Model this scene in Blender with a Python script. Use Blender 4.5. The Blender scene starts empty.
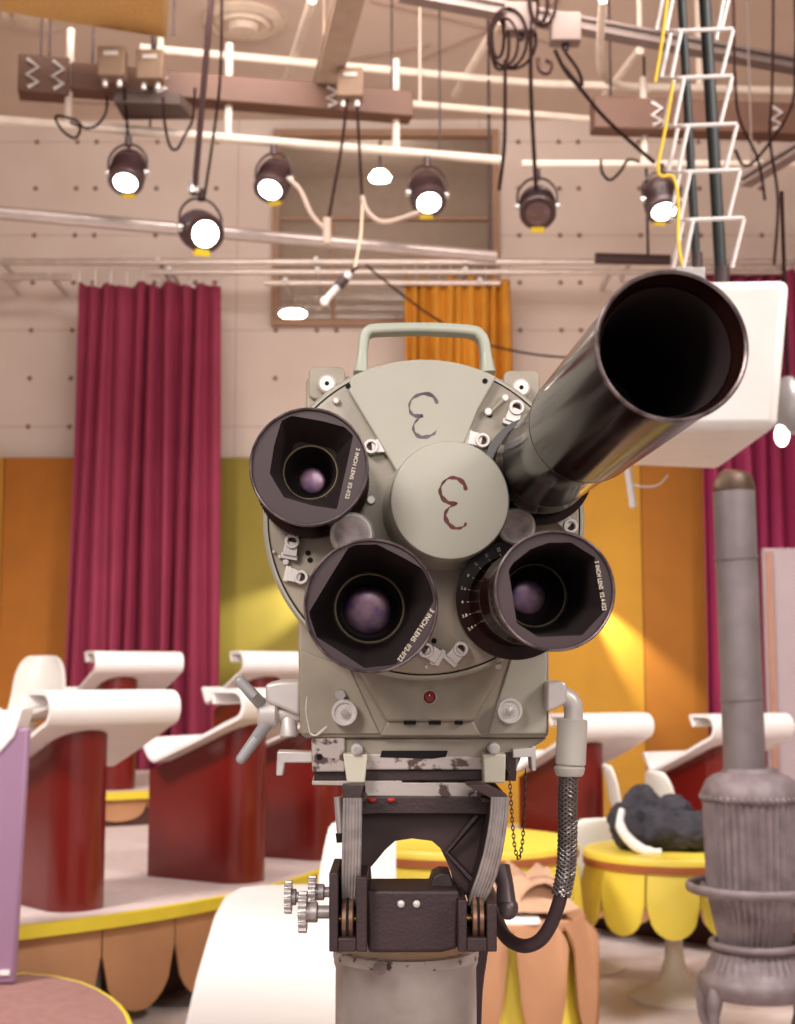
import bpy, bmesh, math, random
from mathutils import Vector, Matrix, noise
random.seed(7)
PI=math.pi
scn=bpy.context.scene
C=scn.collection
# ------------------------------------------------------------------ camera model
F=1400.0; CX,CY=397.5,512.0; EYE=1.65; PITCH=math.atan(163/1400)
CAM=Vector((0,0,EYE))
fw=Vector((0,math.cos(PITCH),math.sin(PITCH))); up=Vector((0,-math.sin(PITCH),math.cos(PITCH))); rt=Vector((1,0,0))
def ray(px,py): return fw+rt*((px-CX)/F)+up*((CY-py)/F)
def WY(px,py,Y):
    d=ray(px,py); return CAM+d*(Y/d.y)
def WZ(px,py,z):
    d=ray(px,py); return CAM+d*((z-EYE)/d.z)
# ------------------------------------------------------------------ materials
def lin(c):
    if isinstance(c,str):
        c=[int(c[i:i+2],16)/255 for i in (0,2,4)]
    return tuple((x/12.92 if x<=0.04045 else ((x+0.055)/1.055)**2.4) for x in c)+(1.0,)
MATS={}
def mat(name,col,rough=.5,metal=0,var=.06,scale=8,bump=0,bscale=60,col2=None,spec=None,coat=0,emit=0,lo=.35,hi=.65):
    if name in MATS: return MATS[name]
    m=bpy.data.materials.new(name); m.use_nodes=True
    nt=m.node_tree; b=nt.nodes['Principled BSDF']
    c=lin(col)
    b.inputs['Roughness'].default_value=rough; b.inputs['Metallic'].default_value=metal
    if spec is not None: b.inputs['Specular IOR Level'].default_value=spec
    if coat: b.inputs['Coat Weight'].default_value=coat; b.inputs['Coat Roughness'].default_value=.12
    tc=nt.nodes.new('ShaderNodeTexCoord')
    nz=nt.nodes.new('ShaderNodeTexNoise'); nz.inputs['Scale'].default_value=scale; nz.inputs['Detail'].default_value=5
    nt.links.new(tc.outputs['Object'],nz.inputs['Vector'])
    rp=nt.nodes.new('ShaderNodeValToRGB')
    c2=lin(col2) if col2 else tuple(x*(1-2*var) for x in c[:3])+(1,)
    rp.color_ramp.elements[0].position=lo; rp.color_ramp.elements[1].position=hi
    rp.color_ramp.elements[0].color=c2; rp.color_ramp.elements[1].color=c
    nt.links.new(nz.outputs['Fac'],rp.inputs['Fac']); nt.links.new(rp.outputs['Color'],b.inputs['Base Color'])
    if bump:
        n2=nt.nodes.new('ShaderNodeTexNoise'); n2.inputs['Scale'].default_value=bscale; n2.inputs['Detail'].default_value=4
        nt.links.new(tc.outputs['Object'],n2.inputs['Vector'])
        bp=nt.nodes.new('ShaderNodeBump'); bp.inputs['Strength'].default_value=bump; bp.inputs['Distance'].default_value=.01
        nt.links.new(n2.outputs['Fac'],bp.inputs['Height']); nt.links.new(bp.outputs['Normal'],b.inputs['Normal'])
    if emit:
        b.inputs['Emission Color'].default_value=(1,.95,.88,1); b.inputs['Emission Strength'].default_value=emit
    MATS[name]=m; return m
def glassmat(name,col,rough=.05,alpha=.25):
    m=bpy.data.materials.new(name); m.use_nodes=True; b=m.node_tree.nodes['Principled BSDF']
    b.inputs['Base Color'].default_value=lin(col); b.inputs['Roughness'].default_value=rough; b.inputs['Alpha'].default_value=alpha
    MATS[name]=m; return m
def wallmat():
    m=bpy.data.materials.new('perforated acoustic wall'); m.use_nodes=True; nt=m.node_tree; b=nt.nodes['Principled BSDF']
    N=nt.nodes.new; L=nt.links.new
    tc=N('ShaderNodeTexCoord'); sx=N('ShaderNodeSeparateXYZ'); L(tc.outputs['Object'],sx.inputs[0])
    def M(op,a,b_=None,c=None):
        n=N('ShaderNodeMath'); n.operation=op
        for i,v in enumerate((a,b_,c)):
            if v is None: continue
            if isinstance(v,(int,float)): n.inputs[i].default_value=v
            else: L(v,n.inputs[i])
        return n.outputs[0]
    def cell(v,per,off):   # signed distance to the nearest multiple
        t=M('ADD',v,off+per*100); t=M('MODULO',t,per); return M('SUBTRACT',t,per/2)
    z=cell(sx.outputs['Z'],.5,.1)
    z2=M('MULTIPLY',z,z)
    dots=None
    for per,off in ((1.25,0),(1.25,.2),(1.25,.62)):
        x=cell(sx.outputs['X'],per,off); d=M('SQRT',M('ADD',M('MULTIPLY',x,x),z2))
        k=M('LESS_THAN',d,.026); dots=k if dots is None else M('MAXIMUM',dots,k)
    seam=M('LESS_THAN',M('ABSOLUTE',cell(sx.outputs['Z'],1.0,.35)),.008)
    seam2=M('LESS_THAN',M('ABSOLUTE',cell(sx.outputs['X'],2.5,.4)),.008)
    seam=M('MULTIPLY',M('MAXIMUM',seam,seam2),.28)
    nz=N('ShaderNodeTexNoise'); nz.inputs['Scale'].default_value=1.2; nz.inputs['Detail'].default_value=4; L(tc.outputs['Object'],nz.inputs['Vector'])
    rp=N('ShaderNodeValToRGB'); rp.color_ramp.elements[0].position=.3; rp.color_ramp.elements[1].position=.7
    rp.color_ramp.elements[0].color=lin('d9c7bb'); rp.color_ramp.elements[1].color=lin('e2d3c8'); L(nz.outputs['Fac'],rp.inputs['Fac'])
    f=M('MAXIMUM',dots,seam)
    mx=N('ShaderNodeMix'); mx.data_type='RGBA'; L(f,mx.inputs['Factor']); L(rp.outputs['Color'],mx.inputs['A']); mx.inputs['B'].default_value=lin('8c6a60')
    L(mx.outputs['Result'],b.inputs['Base Color']); b.inputs['Roughness'].default_value=.85
    return m
# ------------------------------------------------------------------ mesh builder
class MB:
    def __init__(s): s.v=[]; s.f=[]
    def add(s,vs,fs,M=None):
        o=len(s.v)
        for v in vs:
            v=Vector(v); s.v.append(M@v if M else v)
        for f in fs: s.f.append([i+o for i in f])
        return s
    def box(s,c,d,M=None,taper=1):
        x,y,z=[k/2 for k in d]; c=Vector(c)
        vs=[c+Vector((a*x*(taper if e<0 else 1),b*y*(taper if e<0 else 1),e*z)) for e in (-1,1) for a,b in ((-1,-1),(1,-1),(1,1),(-1,1))]
        return s.add(vs,[(3,2,1,0),(4,5,6,7),(0,1,5,4),(1,2,6,5),(2,3,7,6),(3,0,4,7)],M)
    def lathe(s,prof,M=None,n=48,closed=False,cap=True):
        vs=[];fs=[];m=len(prof)
        for i in range(n):
            a=2*PI*i/n
            for r,z in prof: vs.append((r*math.cos(a),r*math.sin(a),z))
        for i in range(n):
            j=(i+1)%n
            for k in range(m if closed else m-1):
                k2=(k+1)%m
                fs.append((i*m+k,j*m+k,j*m+k2,i*m+k2))
        if not closed and cap:
            if prof[0][0]>1e-6: fs.append([i*m for i in range(n)][::-1])
            if prof[-1][0]>1e-6: fs.append([i*m+m-1 for i in range(n)])
        return s.add(vs,fs,M)
    def cyl(s,p0,p1,r0,r1=None,n=24,bev=0):
        p0=Vector(p0);p1=Vector(p1); r1=r0 if r1 is None else r1
        d=p1-p0; L=d.length; q=d.to_track_quat('Z','Y').to_matrix().to_4x4(); M=Matrix.Translation(p0)@q
        pr=[(r0,0),(r1,L)]
        if bev: pr=[(r0-bev,0),(r0,bev),(r1,L-bev),(r1-bev,L)]
        return s.lathe(pr,M,n)
    def tube(s,pts,r,n=10,close=False,smooth=0):
        pts=[Vector(p) for p in pts]
        if smooth: pts=catmull(pts,smooth,close)
        m=len(pts); rs=r if isinstance(r,(list,tuple)) else [r]*m
        if len(rs)!=m: rs=[rs[min(len(rs)-1,int(i*len(rs)/m))] for i in range(m)]
        vs=[];fs=[]; nrm=None
        for i,p in enumerate(pts):
            if close: t=(pts[(i+1)%m]-pts[i-1])
            else: t=pts[min(i+1,m-1)]-pts[max(i-1,0)]
            t.normalize()
            if nrm is None:
                nrm=t.orthogonal().normalized()
            else:
                nrm=(nrm-t*nrm.dot(t)); nrm.normalize()
            b=t.cross(nrm)
            for k in range(n):
                a=2*PI*k/n; vs.append(p+(nrm*math.cos(a)+b*math.sin(a))*rs[i])
        for i in range(m if close else m-1):
            j=(i+1)%m
            for k in range(n):
                k2=(k+1)%n; fs.append((i*n+k,i*n+k2,j*n+k2,j*n+k))
        if not close:
            fs.append([k for k in range(n)][::-1]); fs.append([(m-1)*n+k for k in range(n)])
        return s.add(vs,fs)
    def prism(s,poly,z0,z1,M=None,holes=None):
        n=len(poly); vs=[(x,y,z0) for x,y in poly]+[(x,y,z1) for x,y in poly]
        fs=[list(range(n))[::-1],list(range(n,2*n))]
        for i in range(n):
            j=(i+1)%n; fs.append((i,j,n+j,n+i))
        return s.add(vs,fs,M)
    def sphere(s,c,r,sc=(1,1,1),n=16,m=10,M=None):
        vs=[(0,0,1)];fs=[]
        for i in range(1,m):
            t=PI*i/m
            for k in range(n):
                a=2*PI*k/n; vs.append((math.sin(t)*math.cos(a),math.sin(t)*math.sin(a),math.cos(t)))
        vs.append((0,0,-1))
        for k in range(n): fs.append((0,1+k,1+(k+1)%n))
        for i in range(m-2):
            for k in range(n):
                a=1+i*n; fs.append((a+k,a+n+k,a+n+(k+1)%n,a+(k+1)%n))
        a=1+(m-2)*n
        for k in range(n): fs.append((a+(k+1)%n,a+k,len(vs)-1))
        vs=[Vector(c)+Vector((v[0]*sc[0],v[1]*sc[1],v[2]*sc[2]))*r for v in vs]
        return s.add(vs,fs,M)
    def build(s,name,m,parent=None,bevel=0,smooth=True,loc=None):
        me=bpy.data.meshes.new(name); me.from_pydata([tuple(v) for v in s.v],[],s.f)
        bm=bmesh.new(); bm.from_mesh(me); bmesh.ops.recalc_face_normals(bm,faces=bm.faces); bm.to_mesh(me); bm.free()
        o=bpy.data.objects.new(name,me); C.objects.link(o)
        if loc is not None:
            loc=Vector(loc); me.transform(Matrix.Translation(-loc)); o.location=loc
        if m: me.materials.append(m)
        if smooth:
            me.shade_smooth()
            bm=bmesh.new(); bm.from_mesh(me)
            for e in bm.edges:
                if len(e.link_faces)==2 and e.calc_face_angle(0)>.7: e.smooth=False
            bm.to_mesh(me); bm.free()
        if bevel:
            b=o.modifiers.new('bevel','BEVEL'); b.width=bevel; b.segments=3; b.limit_method='ANGLE'; b.angle_limit=.6
        if parent: o.parent=parent
        return o
def seg(mb_parts,name,m,parent,**k):
    for q in mb_parts: q.build(name,m,parent,**k)
def catmull(P,k,close=False):
    out=[];n=len(P)
    rng=range(n if close else n-1)
    for i in rng:
        if close: a,b,c,d=P[i-1],P[i],P[(i+1)%n],P[(i+2)%n]
        else: a,b,c,d=P[max(i-1,0)],P[i],P[i+1],P[min(i+2,n-1)]
        for j in range(k):
            t=j/k
            out.append(.5*((2*b)+(c-a)*t+(2*a-5*b+4*c-d)*t*t+(3*b-3*c+d-a)*t*t*t))
    if not close: out.append(P[-1].copy())
    return out
def tag(o,label=None,cat=None,group=None,kind=None):
    if label: o['label']=label
    if cat: o['category']=cat
    if group: o['group']=group
    if kind: o['kind']=kind
    return o
def empty(name,loc,rz=0,M=None):
    o=bpy.data.objects.new(name,None); C.objects.link(o); o.empty_display_size=.1
    if M: o.matrix_world=M
    else: o.location=loc; o.rotation_euler=(0,0,rz)
    return o
def kids(o): return [c for c in bpy.data.objects if c.parent==o]
def copy_tree(o,parent=None):
    ch=kids(o); c=o.copy(); C.objects.link(c)
    if parent: c.parent=parent
    for k in ch: copy_tree(k,c)
    return c
def struct(mb,name,m,**k):
    o=mb.build(name,m,**k); o['kind']='structure'; return o
def rrect(w,h,r,n=5,cx=0,cy=0):
    P=[]
    for (sx,sy,a0) in ((1,1,0),(-1,1,PI/2),(-1,-1,PI),(1,-1,1.5*PI)):
        for i in range(n+1):
            a=a0+PI/2*i/n; P.append((cx+sx*(w/2-r)+r*math.cos(a),cy+sy*(h/2-r)+r*math.sin(a)))
    return P
def textmesh(name,s,size,M,m,parent,ext=.0003,length=None):
    cu=bpy.data.curves.new(name,'FONT'); cu.body=s; cu.size=size; cu.extrude=ext; cu.align_x='CENTER'; cu.align_y='CENTER'; cu.space_character=1.08; cu.offset=size*.012
    t=bpy.data.objects.new(name+'_tmp',cu); C.objects.link(t)
    dg=bpy.context.evaluated_depsgraph_get(); me=bpy.data.meshes.new_from_object(t.evaluated_get(dg)); me.name=name
    bpy.data.objects.remove(t); bpy.data.curves.remove(cu)
    if length:
        xs=[v.co.x for v in me.vertices]; k=length/(max(xs)-min(xs)); me.transform(Matrix.Diagonal((k,max(k,.82),1,1)))
    me.transform(M); me.materials.clear(); me.materials.append(m)
    o=bpy.data.objects.new(name,me); C.objects.link(o); o.parent=parent
    return o
# palette
body=mat('grey green enamel','b4ae9f',.42,0,.05,6,.02,200)
body2=mat('grey green enamel worn','a89c8b',.4,0,.12,14,.03,150)
silver=mat('brushed bright metal','d8d0cc',.3,.75,.08,30)
satin=mat('satin white metal','dcd4cf',.42,.3,.05,30)
chipped=mat('chipped grey paint','beb1ab',.5,.2,.2,70,.05,90,col2='5a4440',lo=.36,hi=.44)
dark=mat('dark cast iron paint','3c2a2b',.5,.1,.1,20,.12,260)
blackm=mat('black lens enamel','24120f',.16,0,.1,40,0,coat=.1,spec=.16)
hoodm=mat('black hood rim','412d31',.42,0,.06,20)
innerm=mat('matt black lining','200f10',.75,0,.1,20)
slot=mat('black recess','0d0709',.9)
cream=mat('cream painted metal','e0d8c4',.45,0,.06,20)
brass=mat('worn brass','b08a50',.35,.8,.15,40)
redlens=mat('red tally glass','8c1414',.12,0,.1,60,coat=.5)
markd=mat('faded dark marker','70606a',.7,0,.25,60)
markr=mat('maroon marker paint','6d3230',.6,0,.25,60)
whitetxt=mat('cream lettering','e6dcc4',.6)
steel=mat('worn steel column','c8c0ba',.38,.5,.18,9,.04,40,col2='9a8e86')
ridged=mat('machined cam edge','c2b8b6',.38,.55,.15,60)
rubber=mat('dark rubber hose','3e2c30',.5)
braid=mat('armour braid','8a807c',.35,.7,.1,60)
# =================================================================== ROOM
WALLY=14.0
wm=wallmat()
ceil_z=WY(397,120,WALLY).z
wx0,wx1=WY(273,230,WALLY).x,WY(499,230,WALLY).x
wz0,wz1=WY(390,327,WALLY).z,WY(390,132,WALLY).z
XL,XR=-9.5,7.0
w=MB()
for a,b,c,d in ((XL,wx0,0,ceil_z),(wx1,XR,0,ceil_z),(wx0,wx1,0,wz0),(wx0,wx1,wz1,ceil_z)):
    w.box(((a+b)/2,WALLY+.1,(c+d)/2),(b-a,.2,d-c))
struct(w,'wall_back',wm,smooth=False)
struct(MB().box((XL-.1,5.0,ceil_z/2),(.2,18.2,ceil_z)),'wall_left',wm,smooth=False)
struct(MB().box((XR+.1,5.0,ceil_z/2),(.2,18.2,ceil_z)),'wall_right',wm,smooth=False)
ceilm=mat('painted ceiling','d8c3b2',.9,0,.04,1.5)
struct(MB().box(((XL+XR)/2,9.2,ceil_z+.05),(XR-XL,10,.1)),'ceiling',ceilm,smooth=False)
floorm=mat('studio floor','d6c6c2',.4,0,.15,1.6,.02,20,col2='b09c94',lo=.4,hi=.6)
struct(MB().box(((XL+XR)/2,5.0,-.05),(XR-XL,18.4,.1)),'floor',floorm,smooth=False)
# seams on the ceiling
sm=MB()
for (a,b) in (((370,0),(560,45)),((430,45),(350,60)),((560,0),(420,60)),((20,100),(400,118))):
    p,q=WZ(*a,ceil_z-.01),WZ(*b,ceil_z-.01); sm.cyl(p,q,.012,n=6)
struct(sm,'trim_1',mat('ceiling joint','a88e80',.9))
# control room window
wf=MB(); t=.07
for c,d in ((((wx0+wx1)/2,WALLY-.02,wz1-t/2),(wx1-wx0,.12,t)),(((wx0+wx1)/2,WALLY-.02,wz0+t/2),(wx1-wx0,.12,t)),((wx0+t/2,WALLY-.02,(wz0+wz1)/2),(t,.118,wz1-wz0-.001)),((wx1-t/2,WALLY-.02,(wz0+wz1)/2),(t,.118,wz1-wz0-.001)),((WY(333,300,WALLY).x,WALLY,wz0+(wz1-wz0)*.28),(.045,.05,(wz1-wz0)*.5)),(((wx0+wx1)/2,WALLY,wz0+(wz1-wz0)*.55),(wx1-wx0-.01,.05,.03))): wf.box(c,d)
winf=struct(wf,'window_1',mat('window brown frame','a8846a',.6),smooth=False)
gl=MB().box(((wx0+wx1)/2,WALLY+.06,(wz0+wz1)/2),(wx1-wx0,.012,wz1-wz0)).build('window_pane',glassmat('control room glass','a89888',.06,.22),winf,smooth=False)
rm=MB(); D=2.2
cxw=(wx0+wx1)/2; czw=(wz0+wz1)/2; hw=(wx1-wx0)/2+.5; hh=(wz1-wz0)/2+.4
rm.box((cxw,WALLY+.2+D,czw),(2*hw,.05,2*hh)).box((cxw-hw,WALLY+.2+D/2,czw),(.05,D,2*hh)).box((cxw+hw,WALLY+.2+D/2,czw),(.05,D,2*hh)).box((cxw,WALLY+.2+D/2,czw+hh),(2*hw,D,.05)).box((cxw,WALLY+.2+D/2,czw-hh),(2*hw,D,.05))
r=struct(rm,'wall_control_room',mat('control room brown wall','c4ad9c',.8),smooth=False)
glow_white=mat('glowing lamp and reflection face','ffffff',.5,emit=30)
for i,(px,py,sx) in enumerate(((380,180,.125),)):
    p=WY(px,py,WALLY+1.2)
    o=MB().lathe([(.0,0),(sx*.9,0),(sx,.03),(sx*.6,.10),(0,.12)],Matrix.Translation(p)).build('ceiling_lamp',glow_white)
    MB().cyl(p+Vector((0,0,.12)),Vector((p.x,p.y,czw+hh-.025)),.02,n=8).build('hanger_rod',dark,o)
    tag(o,'round white lamp glowing high behind the control room window','lamp')
p=WY(293,314,WALLY+.9)
o=MB().sphere(p,.15,(1,.5,.38)).build('window_reflection',glow_white)  # reflection of a light in the glass, modelled as a glowing blob
MB().cyl(p-Vector((0,0,.07)),Vector((p.x,p.y,czw-hh+.025)),.02,n=8).build('reflection_stem',dark,o)
tag(o,'blurred white reflection made as a glowing blob low in the left corner of the control room window','lamp')
# backdrop flats
bz=WY(397,458,13.85).z
def flat(x0,x1,m,label,Y=13.85):
    o=MB().box(((x0+x1)/2,Y,bz/2),(x1-x0,.06,bz)).build('backdrop_panel',m,smooth=False,loc=((x0+x1)/2,Y,0))
    MB().box((0,.04,bz-.05),(x1-x0-.1,.03,.08)).box((0,.04,.4),(x1-x0-.1,.03,.08)).build('rear_batten',mat('raw wood','a8845c',.8),o,smooth=False)
    tag(o,label,'backdrop','coloured backdrop flats along the back wall'); return o
xa=WY(66,500,13.85).x; xb=WY(4,500,13.85).x; xc=WY(420,500,13.85).x; xd=WY(640,500,13.85).x; xe=WY(712,500,13.85).x
flat(xb+.005,xa+.3,mat('burnt orange cloth','b06a1c',.8,0,.05,3),'burnt orange backdrop flat left of the left magenta curtain')
flat(-7.2,xb-.005,mat('golden cloth','c0882a',.8,0,.05,3),'golden sliver of backdrop flat at the far left edge of the room')
flat(xa+.31,xc,mat('olive cloth','8c7c2c',.8,0,.05,3),'olive green backdrop flat between left curtain and the television camera')
flat(xc+.01,xd,mat('mustard cloth','c8912a',.8,0,.05,3),'mustard yellow backdrop flat right of the television camera')
flat(xd+.01,xe+1.2,mat('dimmed mustard cloth','a8681a',.8,0,.05,3),'mustard backdrop flat coloured orange brown for weaker light next to the right magenta curtain')  # darker colour stands for light falling off across the mustard flat
# curtains
def curtain(name,px0,px1,ytop,zbot,Y,m,label,nf,amp=.09,flare=.12,ph=0,seed=1):
    rnd=random.Random(seed)
    a,b=WY(px0,ytop,Y),WY(px1,ytop,Y); zt=a.z; W=b.x-a.x
    n=nf*10; rows=14
    cent=[rnd.uniform(-.35,.35) for _ in range(nf+2)]; am=[rnd.uniform(.55,1.25) for _ in range(nf+2)]
    vs=[];fs=[]
    for r_ in range(rows+1):
        v=r_/rows
        for i in range(n+1):
            u=i/n; k=u*nf; ki=int(k); fr=k-ki
            wv=math.sin(2*PI*fr+cent[ki]*1.2)*(am[ki]*(1-fr)+am[min(ki+1,nf)]*fr)
            x=a.x+W*u+ (u-.5-.25)*flare*v*W*.6 + .02*math.sin(k*2.1+v*3)
            y=Y+amp*wv*(.55+.6*v)+.02*math.sin(5*v+k)
            z=zt+(zbot-zt)*v
            if r_==0: z-= .05*abs(math.sin(PI*k*.5))
            vs.append((x,y,z))
    for r_ in range(rows):
        for i in range(n): fs.append((r_*(n+1)+i,r_*(n+1)+i+1,(r_+1)*(n+1)+i+1,(r_+1)*(n+1)+i))
    o=MB().add(vs,fs).build(name,m,loc=((a.x+b.x)/2,Y,zbot))
    md=o.modifiers.new('thick','SOLIDIFY'); md.thickness=.012
    for i in range(0,nf+1):
        x=a.x+W*i/nf-(a.x+b.x)/2
        MB().tube([(x,0,zt-zbot-.03),(x,-.01,zt-zbot+.1),(x,0,zt-zbot+.15)],.009,n=5).build('curtain_hook',satin,o)
    tag(o,label,'curtain','stage curtains on the back wall'); return o
mag=mat('magenta curtain cloth','97324f',.75,0,.06,3,.05,40)
mag2=mat('bright magenta curtain cloth','a02c5a',.72,0,.06,3,.05,40)
org=mat('orange curtain cloth','d8942c',.75,0,.08,4,.05,40)
curtain('stage_curtain',79,221,282,.02,13.4,mag,'tall magenta curtain hanging at the left between orange and olive backdrops',9,amp=.1,seed=4)
curtain('stage_curtain',404,509,276,2.6,13.35,org,'orange curtain hanging behind the camera handle beside the control room window',9,amp=.09,flare=0,seed=8)
curtain('stage_curtain',697,840,270,.02,13.4,mag2,'bright magenta curtain at the right behind the stove pipe',9,amp=.1,flare=.05,seed=3)
# curtain tracks on the wall
trk=mat('bright curtain track','dccfc6',.3,.6)
for px0,px1,y0,y1,r_,lab in ((-20,810,262,262,.035,'upper pale curtain track rail running along the back wall'),(150,780,272,273,.03,'middle metal curtain track rail crossing the control room window'),(265,500,283,283,.03,'short lowest metal rail crossing the control room window'),(-20,70,277,277,.035,'short brownish rail left of the left magenta curtain')):
    a,b=WY(px0,y0,13.3),WY(px1,y1,13.3)
    b.z=a.z
    o=MB().cyl(a,b,r_,n=12).build('curtain_rail',trk)
    nb=max(2,int((b.x-a.x)/1.5)+1)
    for i in range(nb):
        x=a.x+.2+(b.x-a.x-.4)*i/(nb-1); MB().box((x,13.62,a.z+.02),(.04,.76,.03)).build('wall_bracket',satin,o,smooth=False)
    tag(o,lab,'rail')
# =================================================================== OVERHEAD GRID
pipew=mat('cream painted pipe','e0d0c0',.5)
gal=mat('galvanised rail','b0a29c',.35,.5)
trunk=mat('brown trunking','69493a',.6,0,.08,5)
tanm=mat('tan acoustic board','d9aa66',.85,0,.08,40,.1,200)
def pipe(pts,z,r,name,m,lab,cat='pipe',group=None):
    P=[WZ(px,py,z) for px,py in pts]
    o=MB().tube(P,r,n=12).build(name,m); tag(o,lab,cat,group); return o
def hang(o,pts,z,r=.03,m=None,top=None):
    for px,py in pts:
        p=WZ(px,py,z); MB().cyl(p,(p.x,p.y,top or ceil_z),r,n=10).build('hanger_rod',m or pipew,o)
g=pipe([(-30,117.6),(500,160)],5.6,.035,'lighting_pipe',pipew,'long cream lighting pipe with the spotlights clamped on it at left')
hang(g,[(68,125.5),(228,138.3),(396,151.7)],5.6,top=6.33)
hang(g,[(-12,118.5),(150,132.1),(440,155.2)],5.6,r=.008,m=dark)
g=pipe([(522,164),(830,164)],5.6,.03,'lighting_pipe',pipew,'cream lighting pipe behind the white hanging ladder'); hang(g,[(645,164)],5.6,top=6.3); hang(g,[(800,164)],5.6,r=.008,m=dark)
g=pipe([(-30,210),(495,257)],5.0,.05,'lighting_pipe',gal,'thick galvanised rail sloping across below the spotlights'); hang(g,[(-20,211),(490,256.5)],5.0,.012,dark)
g=pipe([(140,48),(540,84),(830,92)],6.5,.035,'conduit_pipe',pipew,'cream conduit pipe crossing just under the ceiling'); hang(g,[(160,50),(700,89)],6.5)
g=pipe([(400,103),(600,120),(830,130)],6.2,.03,'conduit_pipe',pipew,'lower cream conduit pipe ending behind the right trunking'); hang(g,[(420,105)],6.2,.01)
for (a,b,lab) in (((312,0),(285,85),'thin cream ceiling brace left of the steel beam'),((500,20),(455,95),'cream ceiling brace beside the coiled cables'),((640,50),(605,95),'short cream ceiling brace left of the white ladder')):
    z0=6.55; o=MB().tube([WZ(*a,z0),WZ(*b,z0)],.035,n=8).build('ceiling_brace',pipew)
    p=WZ(*a,z0); MB().cyl(p,(p.x,p.y,ceil_z),.02,n=8).build('hanger_rod',pipew,o); tag(o,lab,'brace')
o=MB().tube([WZ(603,0,6.3)]+[WZ(x,y,6.3) for x,y in ((600,60),(610,82),(650,90))],.03,n=8,smooth=4).build('conduit_bend',pipew)
tag(o,'curved cream conduit bending under the ceiling left of the ladder','pipe')
def beam(p,q,wd,h,name,m,lab,cat='beam'):
    p,q=Vector(p),Vector(q); d=q-p; L=d.length; x=d.normalized(); z=Vector((0,0,1)); y=z.cross(x).normalized(); z=x.cross(y)
    M=Matrix((x,y,z)).transposed().to_4x4(); M.translation=(p+q)/2
    mb=MB(); mb.box((0,0,h/2-.012),(L,wd,.024),M).box((0,0,-h/2+.012),(L,wd,.024),M).box((0,0,0),(L,wd*.35,h-.048),M)
    o=mb.build(name,m,smooth=False); 
    for k,k2 in ((p,q),(q,p)):
        kk=k+(k2-k).normalized()*.1; MB().box((kk.x,kk.y,(kk.z+h/2+ceil_z)/2),(.012,.012,ceil_z-kk.z-h/2)).build('hanger_strap',m,o,smooth=False)
    tag(o,lab,cat); return o
beam(WZ(352,-15,6.1),WZ(322,100,6.1),.19,.12,'steel_beam',mat('dusty beam paint','b29a86',.6,.1),'short dusty tan steel beam running back over the spotlights')
beam(WZ(400,-8,6.4),WZ(830,72,6.4),.12,.1,'steel_beam',mat('grey beam paint','8a7a74',.6,.2),'long grey steel beam crossing behind the white ladder')
beam(WZ(745,182,5.4),WZ(830,130,5.4),.1,.08,'steel_beam',mat('grey beam paint','8a7a74',.6,.2),'grey steel beam at the right edge beyond the white ladder')
def trunking(a,b,h,z,lab):
    p,q=WZ(*a,z),WZ(*b,z); d=(q-p); L=d.length; M=Matrix.Translation((p+q)/2)@Matrix.Rotation(math.atan2(d.y,d.x),4,'Z')
    o=MB().box((0,0,0),(L,.18,h),M).build('cable_trunking',trunk,bevel=.01)
    n=max(2,int(L/1.1))
    for i in range(n):
        x=-L/2+L*(i+.5)/n
        MB().tube([M@Vector((x-.03,-.1,h*.35)),M@Vector((x+.05,-.1,h*.15)),M@Vector((x-.03,-.1,-.02)),M@Vector((x+.05,-.1,-h*.25)),M@Vector((x-.02,-.1,-h*.4))],.014,n=6).build('spring_clip',satin,o)
    for x in (-L/2+.15,L/2-.15):
        hp=M@Vector((x,0,h/2)); MB().cyl(hp,(hp.x,hp.y,ceil_z),.009,n=8).build('hanger_rod',dark,o)
    tag(o,lab,'trunking'); return o
trunking((19,77),(70,81),.28,5.95,'deep brown cable trunking box at the far left under the ceiling')
trunking((71,80),(411,108),.2,5.95,'long brown cable trunking above the cream lighting pipe')
trunking((592,116),(830,124),.25,5.95,'brown cable trunking behind the white ladder at right')
jm=mat('junction box paint','80654f',.6)
JB=[]
for px,py,lab,lc in ((117,74,'brown junction box above the first spotlight','cables drooping from the brown junction box'),(155,77,'paler junction box with white label left of the hanging pole',''),(351,94,'brown junction box between steel beam and trunking end','')):
    p=WZ(px,py,5.93); p.y-=.155
    o=MB().box(p,(.19,.14,.22)).build('junction_box',jm,bevel=.012,loc=p)
    MB().box((0,-.075,.05),(.10,.01,.03)).build('label_plate',mat('aluminium plate','b8b0a8',.45,.2),o,smooth=False)
    [MB().cyl((q_,0,-.11),(q_,0,-.16),.02,n=10).build('cable_gland',satin,o) for q_ in (-.05,.05)]
    JB.append(p.copy())
    tag(o,lab,'junction box')
# tan board + vent + diffuser
P=[WZ(*q,6.2) for q in ((2,10),(164,37),(166,-25),(-20,-40))]
mb=MB(); mb.add([tuple(p) for p in P]+[(p.x,p.y,p.z+.06) for p in P],[(0,1,2,3),(7,6,5,4),(0,4,5,1),(1,5,6,2),(2,6,7,3),(3,7,4,0)])
o=mb.build('acoustic_board',tanm,smooth=False)
ed=MB(); ed.tube([P[0]+Vector((0,0,.03)),P[1]+Vector((0,0,.03)),P[2]+Vector((0,0,.03))],.04,n=4); ed.build('board_edging',mat('light wood edging','d2b07c',.7),o)
[MB().cyl((p.x*.97,p.y+.1,p.z+.06),(p.x*.97,p.y+.1,ceil_z),.01,n=6).build('hanger_wire',dark,o) for p in P[:2]]
tag(o,'tan woven acoustic board hanging in the upper left corner','board')
P=[WZ(*q,5.7) for q in ((114,102),(180,104),(194,119),(124,120))]
mb=MB(); mb.add([tuple(p) for p in P]+[(p.x,p.y,p.z+.08) for p in P],[(0,1,2,3),(7,6,5,4),(0,4,5,1),(1,5,6,2),(2,6,7,3),(3,7,4,0)])
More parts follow.
